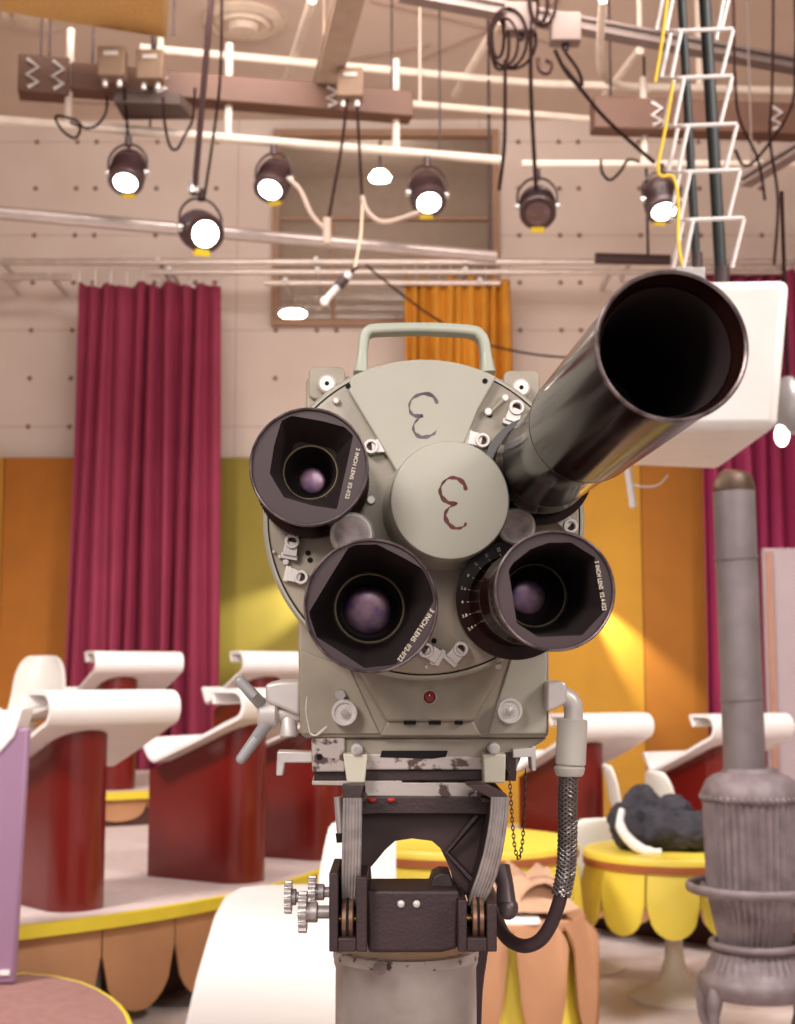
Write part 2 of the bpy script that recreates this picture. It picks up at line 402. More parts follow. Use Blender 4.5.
o=mb.build('ventilation_grille',mat('dark grille','5c4a42',.7,0,.2,60),smooth=False); 
c_=sum(P,Vector())/4; MB().cyl((c_.x,c_.y,c_.z+.08),(c_.x,c_.y,ceil_z),.02,n=8).build('hanger_rod',dark,o)
tag(o,'dark ventilation grille below the left trunking','grille')
def diffuser(px,py,r_,lab):
    p=WZ(px,py,ceil_z)
    o=MB().lathe([(r_,-.002),(r_*1.02,-.03),(r_*.8,-.06),(r_*.72,-.03),(r_*.6,-.08),(r_*.42,-.05),(r_*.35,-.12),(0,-.13)],Matrix.Translation(p)).build('air_diffuser',mat('cream diffuser','dcc8b4',.6)); tag(o,lab,'air diffuser')
diffuser(243,20,.36,'round ceiling air diffuser above the hanging pole'); diffuser(30,8,.4,'round ceiling air diffuser partly hidden by the tan board')
# spotlights ---------------------------------------------------------
lampbody=mat('dark brown lamp housing','40292a',.35,.1,.08,20)
lampface=mat('spotlight glass lit','ffffff',.3,emit=14)
lampoff=mat('spotlight glass unlit','6a5050',.15,.2)
yel=mat('yellow tag','e2c21c',.6)
def spotlight(px,py,Y,aim_px,size,lab,lit=True,hangto=None):
    # px,py: face centre. aim: direction in the picture the back of the lamp leans to
    p=WY(px,py,Y)
    back=Vector(aim_px).normalized()
    q=back.to_track_quat('Z','Y').to_matrix().to_4x4()
    M=Matrix.Translation(p)@q
    root=empty('spotlight',p,M=M)
    s=size*1.18
    MB().lathe([(.84*s,.02*s),(1.0*s,0),(1.04*s,.12*s),(1.0*s,.3*s),(.98*s,.8*s),(.99*s,1.4*s),(1.04*s,1.45*s),(1.0*s,1.7*s),(.9*s,2.0*s),(.6*s,2.3*s),(.25*s,2.4*s),(0,2.4*s)],None,32).build('housing',lampbody,root)
    MB().lathe([(0,-.05*s),(.5*s,-.02*s),(.86*s,.06*s),(.86*s,.1*s),(0,.1*s)],None,32).build('lamp_face',lampface if lit else lampoff,root)
    fins=MB()
    for k in range(4): fins.lathe([(1.0*s,(.5+.22*k)*s),(1.05*s,(.53+.22*k)*s),(1.0*s,(.56+.22*k)*s)],None,32)
    fins.build('cooling_rings',lampbody,root)
    # yoke, in the local frame; local direction of world up
    upl=(q.to_3x3().transposed()@Vector((0,0,1))); upl.z=0; upl.normalize(); sd=Vector((0,0,1)).cross(upl)
    c=Vector((0,0,.9*s)); h=(q.to_3x3().transposed()@Vector((0,0,1)))
    top=c+h*1.72*s
    MB().tube([c+sd*1.1*s,c+sd*1.1*s+h*.9*s,c+sd*.62*s+h*1.55*s,c+h*1.72*s,c-sd*.62*s+h*1.55*s,c-sd*1.1*s+h*.9*s,c-sd*1.1*s],.075*s,n=8,smooth=5).build('yoke',lampbody,root)
    for g_ in (1,-1): MB().cyl(c+sd*.95*s*g_,c+sd*1.28*s*g_,.2*s,n=12,bev=.04*s).build('tilt_knob',silver,root)
    MB().cyl(top-h*.1*s,top+h*.5*s,.2*s,n=12).build('clamp',lampbody,root)
    t=-upl*.98*s+Vector((0,0,.25*s))
    MB().box((0,0,0),(.8*s,.34*s,.5*s),Matrix.Translation(t)@Matrix((sd,upl,Vector((0,0,1)))).transposed().to_4x4()).build('colour_tag',yel,root,bevel=.004)
    tag(root,lab,'spotlight','spotlights hanging over the stage')
    tw=M@top
    return tw
def cable(name,pts,Y,r,m,lab,cat='cable',smooth=6,Y2=None,top=False):
    n_=len(pts)-1; r*=.85
    P=[WY(px,py,Y if Y2 is None else Y+(Y2-Y)*i/n_) for i,(px,py) in enumerate(pts)]
    if top: P=[Vector((P[0].x,P[0].y,ceil_z-.02))]+P
    o=MB().tube(P,r,n=8,smooth=smooth).build(name,m); tag(o,lab,cat,'dark cables hanging from the grid' if name=='power_cable' else None); return o
cb=mat('dark brown cable','2c1a18',.9,spec=.1); cw=mat('pale cable','b8a294',.6)
def pY(px): # depth of the long lighting pipe at a column
    a,b=WZ(-30,117.6,5.6),WZ(500,160,5.6)
    # intersect view column with the line
    best=None
    for i in range(201):
        t=i/200; p=a.lerp(b,t); d=p-CAM; x=CX+F*d.x/d.dot(fw)
        if best is None or abs(x-px)<best[0]: best=(abs(x-px),p.y)
    return best[1]
spotlight(125.5,183,pY(125)-.1,(.02,.50,.85),.105,'leftmost lit spotlight clamped under the cream lighting pipe')
spotlight(205.5,234,pY(200)-.5,(-.5,1.0,.55),.115,'lit spotlight hanging lowest on the long dark pole')
spotlight(270,190,pY(275)-.1,(.16,.55,.8),.105,'lit spotlight in front of the left end of the control room window')
spotlight(429,203,pY(424)-.1,(-.1,.6,.8),.11,'lit spotlight in front of the right side of the control room window')
spotlight(538,214,8.85,(.05,.75,.7),.098,'unlit dark spotlight hanging from the coiled cables',lit=False)
spotlight(664,212,9.2,(-.05,.45,.9),.1,'lit spotlight half hidden behind the white hanging ladder')
# hanging pole for the low light
a,b=WY(213,-20,9.0),WY(194,196,pY(200)-.5)
o=MB().cyl(a,b,.022,n=12).build('hanging_pole',lampbody); MB().cyl(b+Vector((0,0,.02)),b+Vector((0,0,.12)),.04,n=12).build('pole_clamp',silver,o); tag(o,'long dark hanging pole dropping from the ceiling to the lowest spotlight','pole')
Yc=8.9
cable('power_cable',[(222,-20),(221,60),(217,110),(204,200)],9.0,.012,cb,'dark cable running down beside the long hanging pole',Y2=pY(200)-.45,top=True)
cable('power_cable',[(107,95),(106,112),(97,125),(85,128),(75,120),(56,116),(62,130),(75,138),(80,128),(70,122)],JB[0].y,.012,cb,'looping dark cable left of the first spotlight')
cable('power_cable',[(124,88),(126,110),(129,150)],JB[0].y,.012,cb,'short dark cable from junction box down to the leftmost spotlight',Y2=pY(125)+.02)
cable('power_cable',[(163,97),(165,125),(170,146),(177,149),(185,135),(193,118),(195,88)],JB[1].y,.012,cb,'dark cable loop drooping left of the hanging pole')
cable('power_cable',[(347,100),(341,150),(328,222)],JB[2].y,.013,cb,'left of two dark cables dropping from the middle junction box')
cable('power_cable',[(357,100),(360,160),(362,198)],JB[2].y,.013,cb,'right of two dark cables dropping from the middle junction box')
cable('power_cable',[(287,178),(300,190),(312,215),(328,232)],pY(275)-.1,.02,cw,'pale cable drooping from the spotlight at the left end of the window')
cable('power_cable',[(362,196),(368,212),(385,222),(420,212)],JB[2].y,.02,cw,'pale cable joining the right window spotlight')
o=cable('cable_plug',[(327,218),(327,244)],JB[2].y,.035,cw,'pale cable plug hanging left of the microphone string','plug',smooth=0)
cable('hanging_string',[(363,197),(361,235),(355,268)],JB[2].y,.012,mat('pale string','d8c8ae',.8),'pale string holding the hanging boom microphone','string',smooth=0)
# boom microphone
a,b=WY(324,302,JB[2].y),WY(355,268,JB[2].y)
root=empty('boom_microphone',a)
d=b-a
MB().cyl((0,0,0),d*.85,.026,n=16,bev=.006).build('microphone_body',satin,root)
MB().sphere(d*.02,.032,n=12).build('microphone_grille',mat('white mesh','f0e8e4',.5),root)
MB().cyl(d*.45,d*.7,.036,n=16).build('shock_mount',dark,root)
MB().tube([d*.85,d*.95+Vector((.03,0,.02)),d*1.0],.012,n=6).build('cable_tail',cb,root)
tag(root,'small slim silver microphone hanging tilted in front of the control room window','microphone')
cable('thin_cable',[(366,265),(390,285),(430,315),(475,340),(520,352),(560,357),(590,357)],10.5,.01,cb,'thin dark cable sagging behind the camera handle')
# coiled cables and hook, upper right of centre
mb=MB()
for k,(cx_,cy_,rx,ry) in enumerate(((504,42,14,24),(508,38,19,30),(500,44,9,26),(512,40,24,29),(498,38,6,20))):
    mb.tube([WY(cx_+rx*math.cos(t*PI/10+k),cy_+ry*math.sin(t*PI/10+k),8.75+.03*k) for t in range(20)],.011,n=6,close=True)
o=mb.build('cable_coil',cb); tag(o,'dark cable coil hanging from the grey steel beam','cable')
mb=MB()
for k,(cx_,cy_,rx,ry) in enumerate(((538,2,9,22),(543,0,13,26),(533,6,5,20),(541,4,7,18))):
    mb.tube([WY(cx_+rx*math.cos(t*PI/10+k),cy_+ry*math.sin(t*PI/10+k),8.75+.03*k) for t in range(20)],.011,n=6,close=True)
o=mb.build('cable_coil',cb); tag(o,'smaller dark cable coil above the unlit spotlight','cable')
cable('power_cable',[(505,60),(505,110),(504,150),(499,190)],8.7,.014,cb,'dark cable hanging from the coil beside the window frame')
cable('power_cable',[(531,20),(531,90),(536,190)],8.8,.016,cb,'dark cable holding the unlit spotlight')
cable('power_cable',[(555,50),(565,70),(580,88),(605,118),(640,150),(655,163)],8.7,.016,cb,'dark cable slanting from the coils down to the ladder spotlight')
cable('power_cable',[(565,52),(578,70),(582,85),(575,80),(560,62)],8.7,.014,cb,'short doubled dark cable under the grey beam')
cable('power_cable',[(640,162),(628,160),(620,172),(610,180),(602,172),(601,160)],9.2,.012,cb,'dark cable loop on the right cream pipe')
for i,(pp,lab) in enumerate((([(733,-20),(735,80),(740,120),(758,160),(765,200)],'thin dark cable right of the white ladder'),([(773,-20),(772,90),(770,140),(778,200),(774,265)],'long thin cable near the right edge above the white box'),([(797,-20),(795,60),(790,110),(750,165),(735,150)],'slack dark cable at the top right corner'))):
    cable('power_cable',pp,9.0,.012,cb,lab,top=True)
o=MB().tube([WY(538,58,8.7),WY(540,70,8.7),WY(548,73,8.7),WY(551,64,8.7),WY(546,60,8.7)],.016,n=8,smooth=4).build('steel_hook',mat('rusty hook','4e2c24',.5,.4)); tag(o,'small rusty steel hook hanging below the coiled cables','hook')
for px,py,lab in ((514,20,'grey cable box on the beam left of the coils'),(559,30,'grey cable box on the beam right of the coils')):
    p=WY(px+6,py,8.85); o=MB().box(p,(.2,.12,.2)).build('cable_box',mat('grey box','847068',.6),bevel=.012,loc=p)
    MB().cyl((0,0,-.1),(0,0,-.14),.025,n=10).build('cable_gland',dark,o); tag(o,lab,'junction box')
# dark rod on the wall right
a,b=WY(595,258,12.5),WY(670,260,12.5)
o=MB().cyl(a,b,.05,n=12).build('dark_bar',lampbody); MB().cyl((b.x-.2,b.y,b.z),(b.x-.2,b.y,ceil_z),.012,n=6).build('hanger_rod',cb,o); tag(o,'short dark bar hanging on the wall above the big lens','bar')
# ---- white ladder rig with the white box ---------------------------
YL=5.3
white=mat('white painted metal','d0c6c2',.45,0,.03,20)
lad=empty('hanging_ladder',WY(700,260,YL))
base=lad.location.copy()
def LP(px,py,dy=0): return WY(px,py,YL+dy)-base
rg=[(676,733,-20),(681,733,30),(684,732,77),(688,737,125),(690,740,171),(693,744,219),(696,745,268)]
rails=MB()
for i in range(len(rg)-1):
    a,b,y=rg[i]; a2,b2,y2=rg[i+1]
    MB().tube([LP(a-4,y+1),LP(b,y-1)],.0085,n=8).build('rung',white,lad)
    MB().tube([LP(a,y+1),LP(a-10,y2+1)],.0085,n=8).build('ladder_rail',white,lad)
    MB().tube([LP(b,y),LP(b-12,y2)],.008,n=8).build('ladder_rail',white,lad)
    MB().tube([LP(a-10,y+1,.1),LP(a-20,y2+1,.1),LP(a2-4,y2+1)],.0085,n=8).build('ladder_rail',white,lad)
tag(lad,'white zigzag step ladder hanging at the upper right in front of dark poles','ladder')
bk=mat('near black pole','141817',.6)
for (a,b,r_,lab) in (((680,-30),(697,275),.018,'thinner of two dark poles behind the white ladder'),((703,-30),(722,290),.025,'thicker of two dark poles behind the white ladder')):
    o=MB().cyl(WY(*a,YL+.25),WY(*b,YL+.25),r_,n=16).build('support_pole',bk)
    MB().cyl(WY(b[0],b[1]-22,YL+.25),WY(*b,YL+.25),r_*1.25,n=16).build('pole_collar',dark,o); tag(o,lab,'pole')
for (a,b,lab) in (((650+77,-20),(716,40),'slim white pole right of the dark poles'),):
    o=MB().cyl(WY(*a,YL+.5),WY(*b,YL+.5),.008,n=8).build('guide_rod',white); tag(o,lab,'pole')
yr=mat('yellow rope','e0bc34',.8)
cable('yellow_rope',[(669,-15),(662,40),(655,82)],YL-.1,.0075,yr,'upper length of yellow rope beside the white ladder','rope',smooth=3)
cable('yellow_rope',[(673,82),(665,130),(658,165),(661,176),(673,177),(678,200),(678,240),(682,265)],YL-.1,.0075,yr,'lower length of yellow rope looping round the white ladder','rope',smooth=4)
# white box
wb=mat('white box enamel','e2dcd6',.5,0,.03,8)
f0=WY(628,432,4.7); f1=WY(777,430,4.7); zb=f1.z; zt=WY(740,280,4.7).z
back_y=5.6
poly=[]
ft=[(f0.x,4.72),(f1.x,4.68),(f1.x+.02,back_y+.03),(f0.x+.1,back_y-.08)]
root=empty('hanging_monitor_box',((f0.x+f1.x)/2,5.1,zb)); bl=root.location
mb=MB(); mb.add([(x-bl.x,y-bl.y,0) for x,y in ft]+[((x-bl.x)+(.06 if x>bl.x else 0),y-bl.y,zt-zb) for x,y in ft],[(0,1,2,3),(7,6,5,4),(0,4,5,1),(1,5,6,2),(2,6,7,3),(3,7,4,0)])
mb.build('cabinet',wb,root,bevel=.035)
gr=MB()
for k in range(3):
    for j in range(2): gr.box((.12+.035*0+j*.0,-.39,.05+.018*k),(.05,.012,.005))
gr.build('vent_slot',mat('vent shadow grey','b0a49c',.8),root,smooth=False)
MB().box((.055,.0,zt-zb+.04),(.11,.03,.24)).build('mounting_plate',mat('grey plate','9a9492',.5,.2),root,bevel=.004)
tag(root,'big white enamel box hanging upper right behind the long lens','monitor')
# lamp beside the box
p=WY(789,418,5.3); root=empty('work_lamp',p)
MB().lathe([(.045,-.06),(.06,-.02),(.07,.06),(.05,.13),(.02,.16),(0,.16)],None,24).build('lamp_shade',mat('grey lamp shade','8c8684',.4,.3),root)
MB().sphere((-.035,-.02,-.07),.035,(.8,.8,1.3)).build('bulb',mat('glowing bulb','ffffff',.5,emit=6),root)
MB().cyl((0,0,.16),(0,0,.9),.008,n=8).build('cable',cb,root)
tag(root,'small grey lamp with glowing bulb right of the white box','lamp')
p=WY(633,500,5.2); root=empty('hanging_rod',p)
MB().cyl((0,0,-.03),(-.02,0,.14),.014,n=12,bev=.004).build('rod',white,root)
MB().tube([(.0,0,.06),(.04,0,.05),(.1,.02,.06),(.14,.04,.1)],.004,n=6,smooth=4).build('thin_cable',satin,root)
tag(root,'small white rod dangling under the white box in front of the mustard backdrop','rod')
# =================================================================== STAGE PLATFORMS
carpet=mat('pinkish stage carpet','cdbab6',.9,0,.05,20,.05,150)
yedge=mat('yellow edging','dcc434',.55,0,.04,8)
tan=mat('tan brown petal card','b5835c',.7,0,.06,4)
under=mat('dark brown underside','4a2a22',.8)
postm=mat('pale metal post','b8b0b0',.4,.3)
PZ=.525
def platform(center,R,z,a0,a1,label,petal=True,petw=.44,plen=.42,thick=.045,thing='stage_platform',posts=None,full=False,ymax=99,zbase=0):
    cx,cy=center; root=empty(thing,(cx,cy,zbase)); z-=zbase
    def clampy(mb):
        for v in mb.v: v.y=min(v.y,ymax-cy)
        return mb
    n=96; poly=[(R*math.cos(2*PI*i/n),R*math.sin(2*PI*i/n)) for i in range(n)]
    clampy(MB().prism([(x*.997,y*.997) for x,y in poly],z-.03,z)).build('deck',carpet,root,smooth=False)
    clampy(MB().lathe([(R-.06,z-.055),(R+.012,z-.055),(R+.012,z+.004),(R-.03,z+.004)],None,n,closed=True)).build('edging',yedge,root)
    da=petw/R; k=int((a1-a0)/da)
    for i in range(k):
        am=a0+da*(i+.5); mb=MB(); m=12; vs=[]; 
        for j in range(m+1):
            u=-1+2*j/m
            low=z-.05-plen*(.32+.68*math.sqrt(max(0,1-abs(u)**2.1)))
            aa=am+u*da*.49; rr=R-.035
            for (r_,zz) in ((rr,z-.05),(rr,low),(rr-.012,low),(rr-.012,z-.05)): vs.append((r_*math.cos(aa),r_*math.sin(aa),zz))
        fs=[]
        for j in range(m):
            for q in range(4): fs.append((j*4+q,j*4+(q+1)%4,(j+1)*4+(q+1)%4,(j+1)*4+q))
        fs+= [(0,1,2,3),tuple(m*4+q for q in (3,2,1,0))]
        mb.add(vs,fs).build('petal',tan,root)
    clampy(MB().lathe([(R-.35 if zbase==0 else R-.05,0.001),(R-.35 if zbase==0 else R-.05,z-.06)],None,n)).build('riser_wall',under,root)
    for aa in (posts or []): MB().cyl(((R-.18)*math.cos(aa),(R-.18)*math.sin(aa),0),((R-.18)*math.cos(aa),(R-.18)*math.sin(aa),z-.03),.028,n=12).build('post',postm,root)
    tag(root,label,'stage platform','round stage platforms with petal skirts')
    return root
# circle through three points of the yellow rim
def circ(p,q,r_):
    ax,ay,bx,by,cx,cy=p.x,p.y,q.x,q.y,r_.x,r_.y
    d=2*(ax*(by-cy)+bx*(cy-ay)+cx*(ay-by))
    ux=((ax*ax+ay*ay)*(by-cy)+(bx*bx+by*by)*(cy-ay)+(cx*cx+cy*cy)*(ay-by))/d
    uy=((ax*ax+ay*ay)*(cx-bx)+(bx*bx+by*by)*(ax-cx)+(cx*cx+cy*cy)*(bx-ax))/d
    return ux,uy,math.hypot(ax-ux,ay-uy)
ux,uy,R1=circ(WZ(20,927,PZ),WZ(130,912,PZ),WZ(300,878,PZ))
print('platform circle',ux,uy,R1)
if R1>4 or R1<1.5:
    R1=3.4; pA,pB=WZ(20,927,PZ),WZ(300,878,PZ); mid=(pA+pB)/2; d=pB-pA; nrm=Vector((-d.y,d.x,0)).normalized(); h=math.sqrt(R1*R1-(d.length/2)**2); cc=mid+nrm*h; ux,uy=cc.x,cc.y
print('platform circle',ux,uy,R1)
platform((ux,uy),R1,PZ,-PI*.75,PI*.15,'front left round stage platform with yellow rim and hanging tan petals',ymax=13.1,posts=[-PI*.55,-PI*.44,-PI*.365,-PI*.31,-.25*PI,-.15*PI])
platform((-3.0,12.6-.2),2.0,.78,-PI*.8,-PI*.1,'rear left raised stage platform with yellow rim behind the front desks',plen=.17,posts=[],ymax=13.1,zbase=PZ)
platform((3.2,10.9),2.75,.34,-PI*.95,-PI*.2,'low right stage platform with desks behind the daisy tables',plen=.16,petw=.3,ymax=13.1)
# tongue shaped step at bottom left
tz=.36
cS=WZ(25,1030,tz)
ed_=[(25,973),(55,976),(80,982),(97,989),(110,997),(119,1005),(126,1014),(130,1025)]
Pr=[WZ(x,y,tz)-cS for x,y in ed_]; xc_=Pr[0].x; ax=Pr[-1].x
P=[(p.x,p.y) for p in Pr[::-1]]+[(2*xc_-p.x,p.y) for p in Pr[1:]]+[(2*xc_-ax,-1.3),(ax,-1.3)]
root=empty('tongue_step',(cS.x,cS.y,0))
MB().prism([(x*.98,y*.99) for x,y in P],tz-.05,tz).build('deck',mat('brown pink carpet','906862',.9,0,.08,20,.05,150),root,smooth=False)
MB().tube([(ax,-1.3,tz-.012)]+[(x,y,tz-.012) for x,y in P[:-2]]+[(P[-2][0],-1.3,tz-.012)],.014,n=8).build('edging',yedge,root)
MB().prism([(x*.9,y*.92) for x,y in P],0.001,tz-.05).build('plinth',under,root,smooth=False)
tag(root,'low step with brownish pink carpet and thin yellow edge at the bottom left corner','step')
# =================================================================== DESKS
red=mat('dark red laminate','6b1611',.28,0,.04,3,coat=.3)
whd=mat('white moulded laminate','f2ece9',.38,0,.02,4)
def desk_proto():
    root=empty('presenter_desk',(0,0,0))
    # s grows towards the sitter (+y local), front is -y ; v is height from the top
    H=1.05
    prof=[(.215,-.085),(.235,-.045),(.245,-.012),(.215,.0),(.12,.0)]
    for i in range(9):
        a=PI/2+PI*i/8*.86; prof.append((.085+.085*math.cos(a),-.088+.088*math.sin(a)))
    prof+=[(.14,-.205),(.30,-.275),(.60,-.395),(.645,-.405),(.685,-.375),(.74,-.285)]
    th=.022
    # offset inward
    pts=[Vector((s,v,0)) for s,v in prof]; pts=catmull(pts,4)
    inner=[]
    for i,p in enumerate(pts):
        t=pts[min(i+1,len(pts)-1)]-pts[max(i-1,0)]; t.normalize(); inner.append(p+Vector((-t.y,t.x,0))*th)
    ring=[(p.x,p.y) for p in pts]+[(p.x,p.y) for p in inner[::-1]]
    x0,x1=-.28,.44
    n=len(ring); vs=[]
    for x in (x0,x1):
        for s,v in ring: vs.append((x,s-.12,H+v))
    fs=[]
    m=len(pts)
    for side in (0,n):
        for i in range(m-1):
            fs.append((side+i,side+i+1,side+n-2-i,side+n-1-i))
    for i in range(n):
        j=(i+1)%n; fs.append((i,j,n+j,n+i))
    MB().add(vs,fs).build('scroll_top',whd,root,bevel=.006)
    # pedestal
    fp=[]; T=.15
    for i in range(17):
        a=PI+PI*i/16; fp.append((T*math.cos(a),.13+T*math.sin(a)*.95))
    fp+=[(T,.66),(T-.03,.68),(-T+.03,.68),(-T,.66)]
    def topz(y):
        s=y+.12
        return H-.19-max(0,(s-.10))*.40
    vs=[(x,y,0) for x,y in fp]+[(x,y,topz(y)) for x,y in fp]; k=len(fp)
    fs=[list(range(k))[::-1],list(range(k,2*k))]+[(i,(i+1)%k,k+(i+1)%k,k+i) for i in range(k)]
    MB().add(vs,fs).build('pedestal',red,root)
    MB().add([(x*.97,y*.97+.005,0) for x,y in fp]+[(x*.97,y*.97+.005,.02) for x,y in fp],fs).build('plinth',dark,root)
    return root
DP=desk_proto()
first=[True]
def desk(px,py,z,a,lab,group=None,Y=None,s=1):
    p=WZ(px,py,z) if Y is None else Vector((WY(px,700,Y).x,Y,z))
    o=DP if first[0] else copy_tree(DP); first[0]=False
    o.location=(p.x,p.y,z+.001); o.rotation_euler=(0,0,a); o.scale=(s,s,s)
    tag(o,lab,'desk','scroll topped red desks on the platforms'); return o
D2R=PI/180
desk(86,911,PZ,42*D2R,'large dark red desk with white scroll top nearest at front left of the stage')
desk(257,882,PZ,58*D2R,'dark red desk with white scroll top half behind the grey camera crank')
desk(338,859,PZ,62*D2R,'dark red desk just left of the camera mount')
desk(122,790,.78,33*D2R,'rear left white topped desk behind the front left desk')
desk(268,790,.78,33*D2R,'rear white topped desk peeking out left of the camera body')
desk(592,0,.34,30*D2R,'white topped red desk right of the camera body behind the hose',Y=9.6)
desk(733,0,.34,30*D2R,'white topped red desk partly behind the stove pipe',Y=9.5)
# mauve lectern at the left edge
mauve=mat('mauve laminate','987690',.4,0,.03,3)
p0=WZ(-60,985,tz); root=empty('mauve_lectern',(p0.x,p0.y,tz+.001))
xr_t=WY(29,728,p0.y).x-p0.x; xr_b=WY(14,985,p0.y).x-p0.x; ht=WY(31,728,p0.y).z-tz
mb=MB(); mb.add([(-.3,-.0,0),(xr_b,0,0),(xr_b,.05,0),(-.3,.05,0),(-.3,0,ht),(xr_t,0,ht),(xr_t,.05,ht),(-.3,.05,ht)],[(3,2,1,0),(4,5,6,7),(0,1,5,4),(1,2,6,5),(2,3,7,6),(3,0,4,7)])
mb.build('pedestal',mauve,root,bevel=.015)
MB().box((xr_b-.04,-.004,.05),(.04,.008,.02)).build('white_tag',whd,root,smooth=False)
pl_=[WY(px,py,p0.y-.01)-root.location for px,py in ((23,708),(14,736),(0,752),(-70,790),(-70,716),(0,712))]; nq=len(pl_)
MB().add(pl_+[p+Vector((0,.2,0)) for p in pl_],[list(range(nq)),list(range(nq,2*nq))[::-1]]+[(i,(i+1)%nq,nq+(i+1)%nq,nq+i) for i in range(nq)]).build('top_board',whd,root,bevel=.006)
tag(root,'mauve sided lectern with a white top cut off by the left edge','lectern')
# =================================================================== DAISY TABLES
cy_=mat('yellow lacquer','e6cc4a',.45,0,.03,4)
bandm=mat('rust brown band','a4582e',.6)
tulip=mat('cream tulip base','ddd2c4',.4,0,.03,6)
tan2=mat('tan brown paper petal','b98560',.75,0,.06,4)
def petals(root,R,ztop,plen,n,m,name,a_off=0,flare=.03,th=.008,full=.96,skip=(),sh=.5,ex=2.1):
    for i in range(n):
        if i in skip: continue
        am=2*PI*(i+.5)/n+a_off; mb=MB(); K=12; vs=[]
        rows=9
        for side in (0,1):
            for r_ in range(rows+1):
                v=r_/rows
                for j in range(K+1):
                    u=-1+2*j/K
                    aa=am+u*full*PI/n; rr=R+flare*math.sin(v*PI*.6)-(th if side else 0)
                    ln=plen*(1-sh+sh*math.sqrt(max(0,1-abs(u)**ex)))
                    vs.append((rr*math.cos(aa),rr*math.sin(aa),ztop-ln*v))
        fs=[]; S=(rows+1)*(K+1)
        for side in (0,S):
            for r_ in range(rows):
                for j in range(K): fs.append((side+r_*(K+1)+j,side+r_*(K+1)+j+1,side+(r_+1)*(K+1)+j+1,side+(r_+1)*(K+1)+j))
        for r_ in range(rows):
            fs.append((r_*(K+1),(r_+1)*(K+1),S+(r_+1)*(K+1),S+r_*(K+1))); fs.append((r_*(K+1)+K,(r_+1)*(K+1)+K,S+(r_+1)*(K+1)+K,S+r_*(K+1)+K))
        for j in range(K):
            fs.append((j,j+1,S+j+1,S+j)); b_=rows*(K+1); fs.append((b_+j,b_+j+1,S+b_+j+1,S+b_+j))
        mb.add(vs,fs).build(name,m,root)
def daisy_table(x,y,H,R,lab,n=8,plen=.3,brown=False,a_off=0):
    root=empty('daisy_table',(x,y,0))
    MB().lathe([(0,H),(R,H),(R+.008,H-.01),(R+.008,H-.035),(0,H-.035)],None,64).build('tabletop',tan2 if brown else cy_,root)
    if not brown: MB().lathe([(R,H-.035),(R+.012,H-.035),(R+.012,H-.07),(R,H-.07)],None,64,closed=True).build('rim_band',bandm,root)
    petals(root,R-.005,H-.06,plen,n,cy_,'yellow_petal',a_off,sh=.8 if brown else .5,ex=1.8 if brown else 2.1)
    if brown: petals(root,R+.012,H-.02,plen*.76,n,tan2,'tan_petal',a_off+PI/n*.9,flare=.05,full=.86,sh=.8,ex=1.8)
    MB().lathe([(.24,0),(.24,.012),(.15,.04),(.08,.10),(.05,.2),(.038,.4),(.045,H-.1),(.09,H-.04),(.09,H-.035)],None,40).build('tulip_base',tulip,root)
    tag(root,lab,'table','daisy tables with hanging petals'); return root
T1=Vector(((666-CX)/F*7.45,7.45,0)); daisy_table(T1.x,T1.y,.75,.45,'yellow daisy table with dark jacket on top left of the stove',n=11,plen=.32,a_off=-PI/2+.10)
T2=Vector(((462-CX)/F*7.1,7.1,0)); daisy_table(T2.x,T2.y,.84,.56,'yellow daisy table with brown rim band seen behind the hanging chain',n=10,plen=.40,a_off=.1)
T3=Vector(((492-CX)/F*5.6,5.6,0)); daisy_table(T3.x,T3.y,.74,.34,'daisy table with tan petals over yellow petals behind the camera hose',n=10,plen=.56,brown=True,a_off=.12)
# crumpled paper petals + white paper on T3
def crumple(name,c,w_,d_,h_,m,lab,seed,cat='paper',sub=10,parent=None):
    vs=[];fs=[];n=14
    for side in (0,1):
        for i in range(n+1):
            for j in range(n+1):
                u,v=i/n-.5,j/n-.5
                z=h_*(.5+.5*noise.noise(Vector((u*4+seed,v*4,seed*.7))))+h_*.35*abs(noise.noise(Vector((u*9,v*9+seed,1))))
                e=max(abs(u),abs(v))*2; z*= (1-.75*e**3)
                vs.append((c[0]+w_*u*(1+.15*noise.noise(Vector((u*5,v*5,seed)))),c[1]+d_*v,c[2]+max(z,0)+.006*(1-side)+.002))
    S=(n+1)**2
    for side in (0,S):
        for i in range(n):
            for j in range(n): fs.append((side+i*(n+1)+j,side+i*(n+1)+j+1,side+(i+1)*(n+1)+j+1,side+(i+1)*(n+1)+j))
    for i in range(n):
        for q in (lambda k:k*(n+1),lambda k:k*(n+1)+n,lambda k:k,lambda k:n*(n+1)+k): fs.append((q(i),q(i+1),S+q(i+1),S+q(i)))
    o=MB().add(vs,fs).build(name,m,parent,loc=c if parent is None else None)
    if lab: tag(o,lab,cat)
    return o
crumple('crumpled_paper',(T3.x+.02,T3.y+.02,.741),.54,.50,.21,mat('tan crumpled card','c39a7c',.8,0,.1,8),'crumpled tan card heap on the tan petalled daisy table',3.1)
o=MB().prism(rrect(.24,.16,.03),0,.006,Matrix.Translation((T3.x+.03,T3.y-.25,.744))@Matrix.Rotation(.05,4,'X')).build('white_card',whd,loc=(T3.x+.03,T3.y-.26,.742)); tag(o,'rounded white card on the front of the tan petalled daisy table','card')
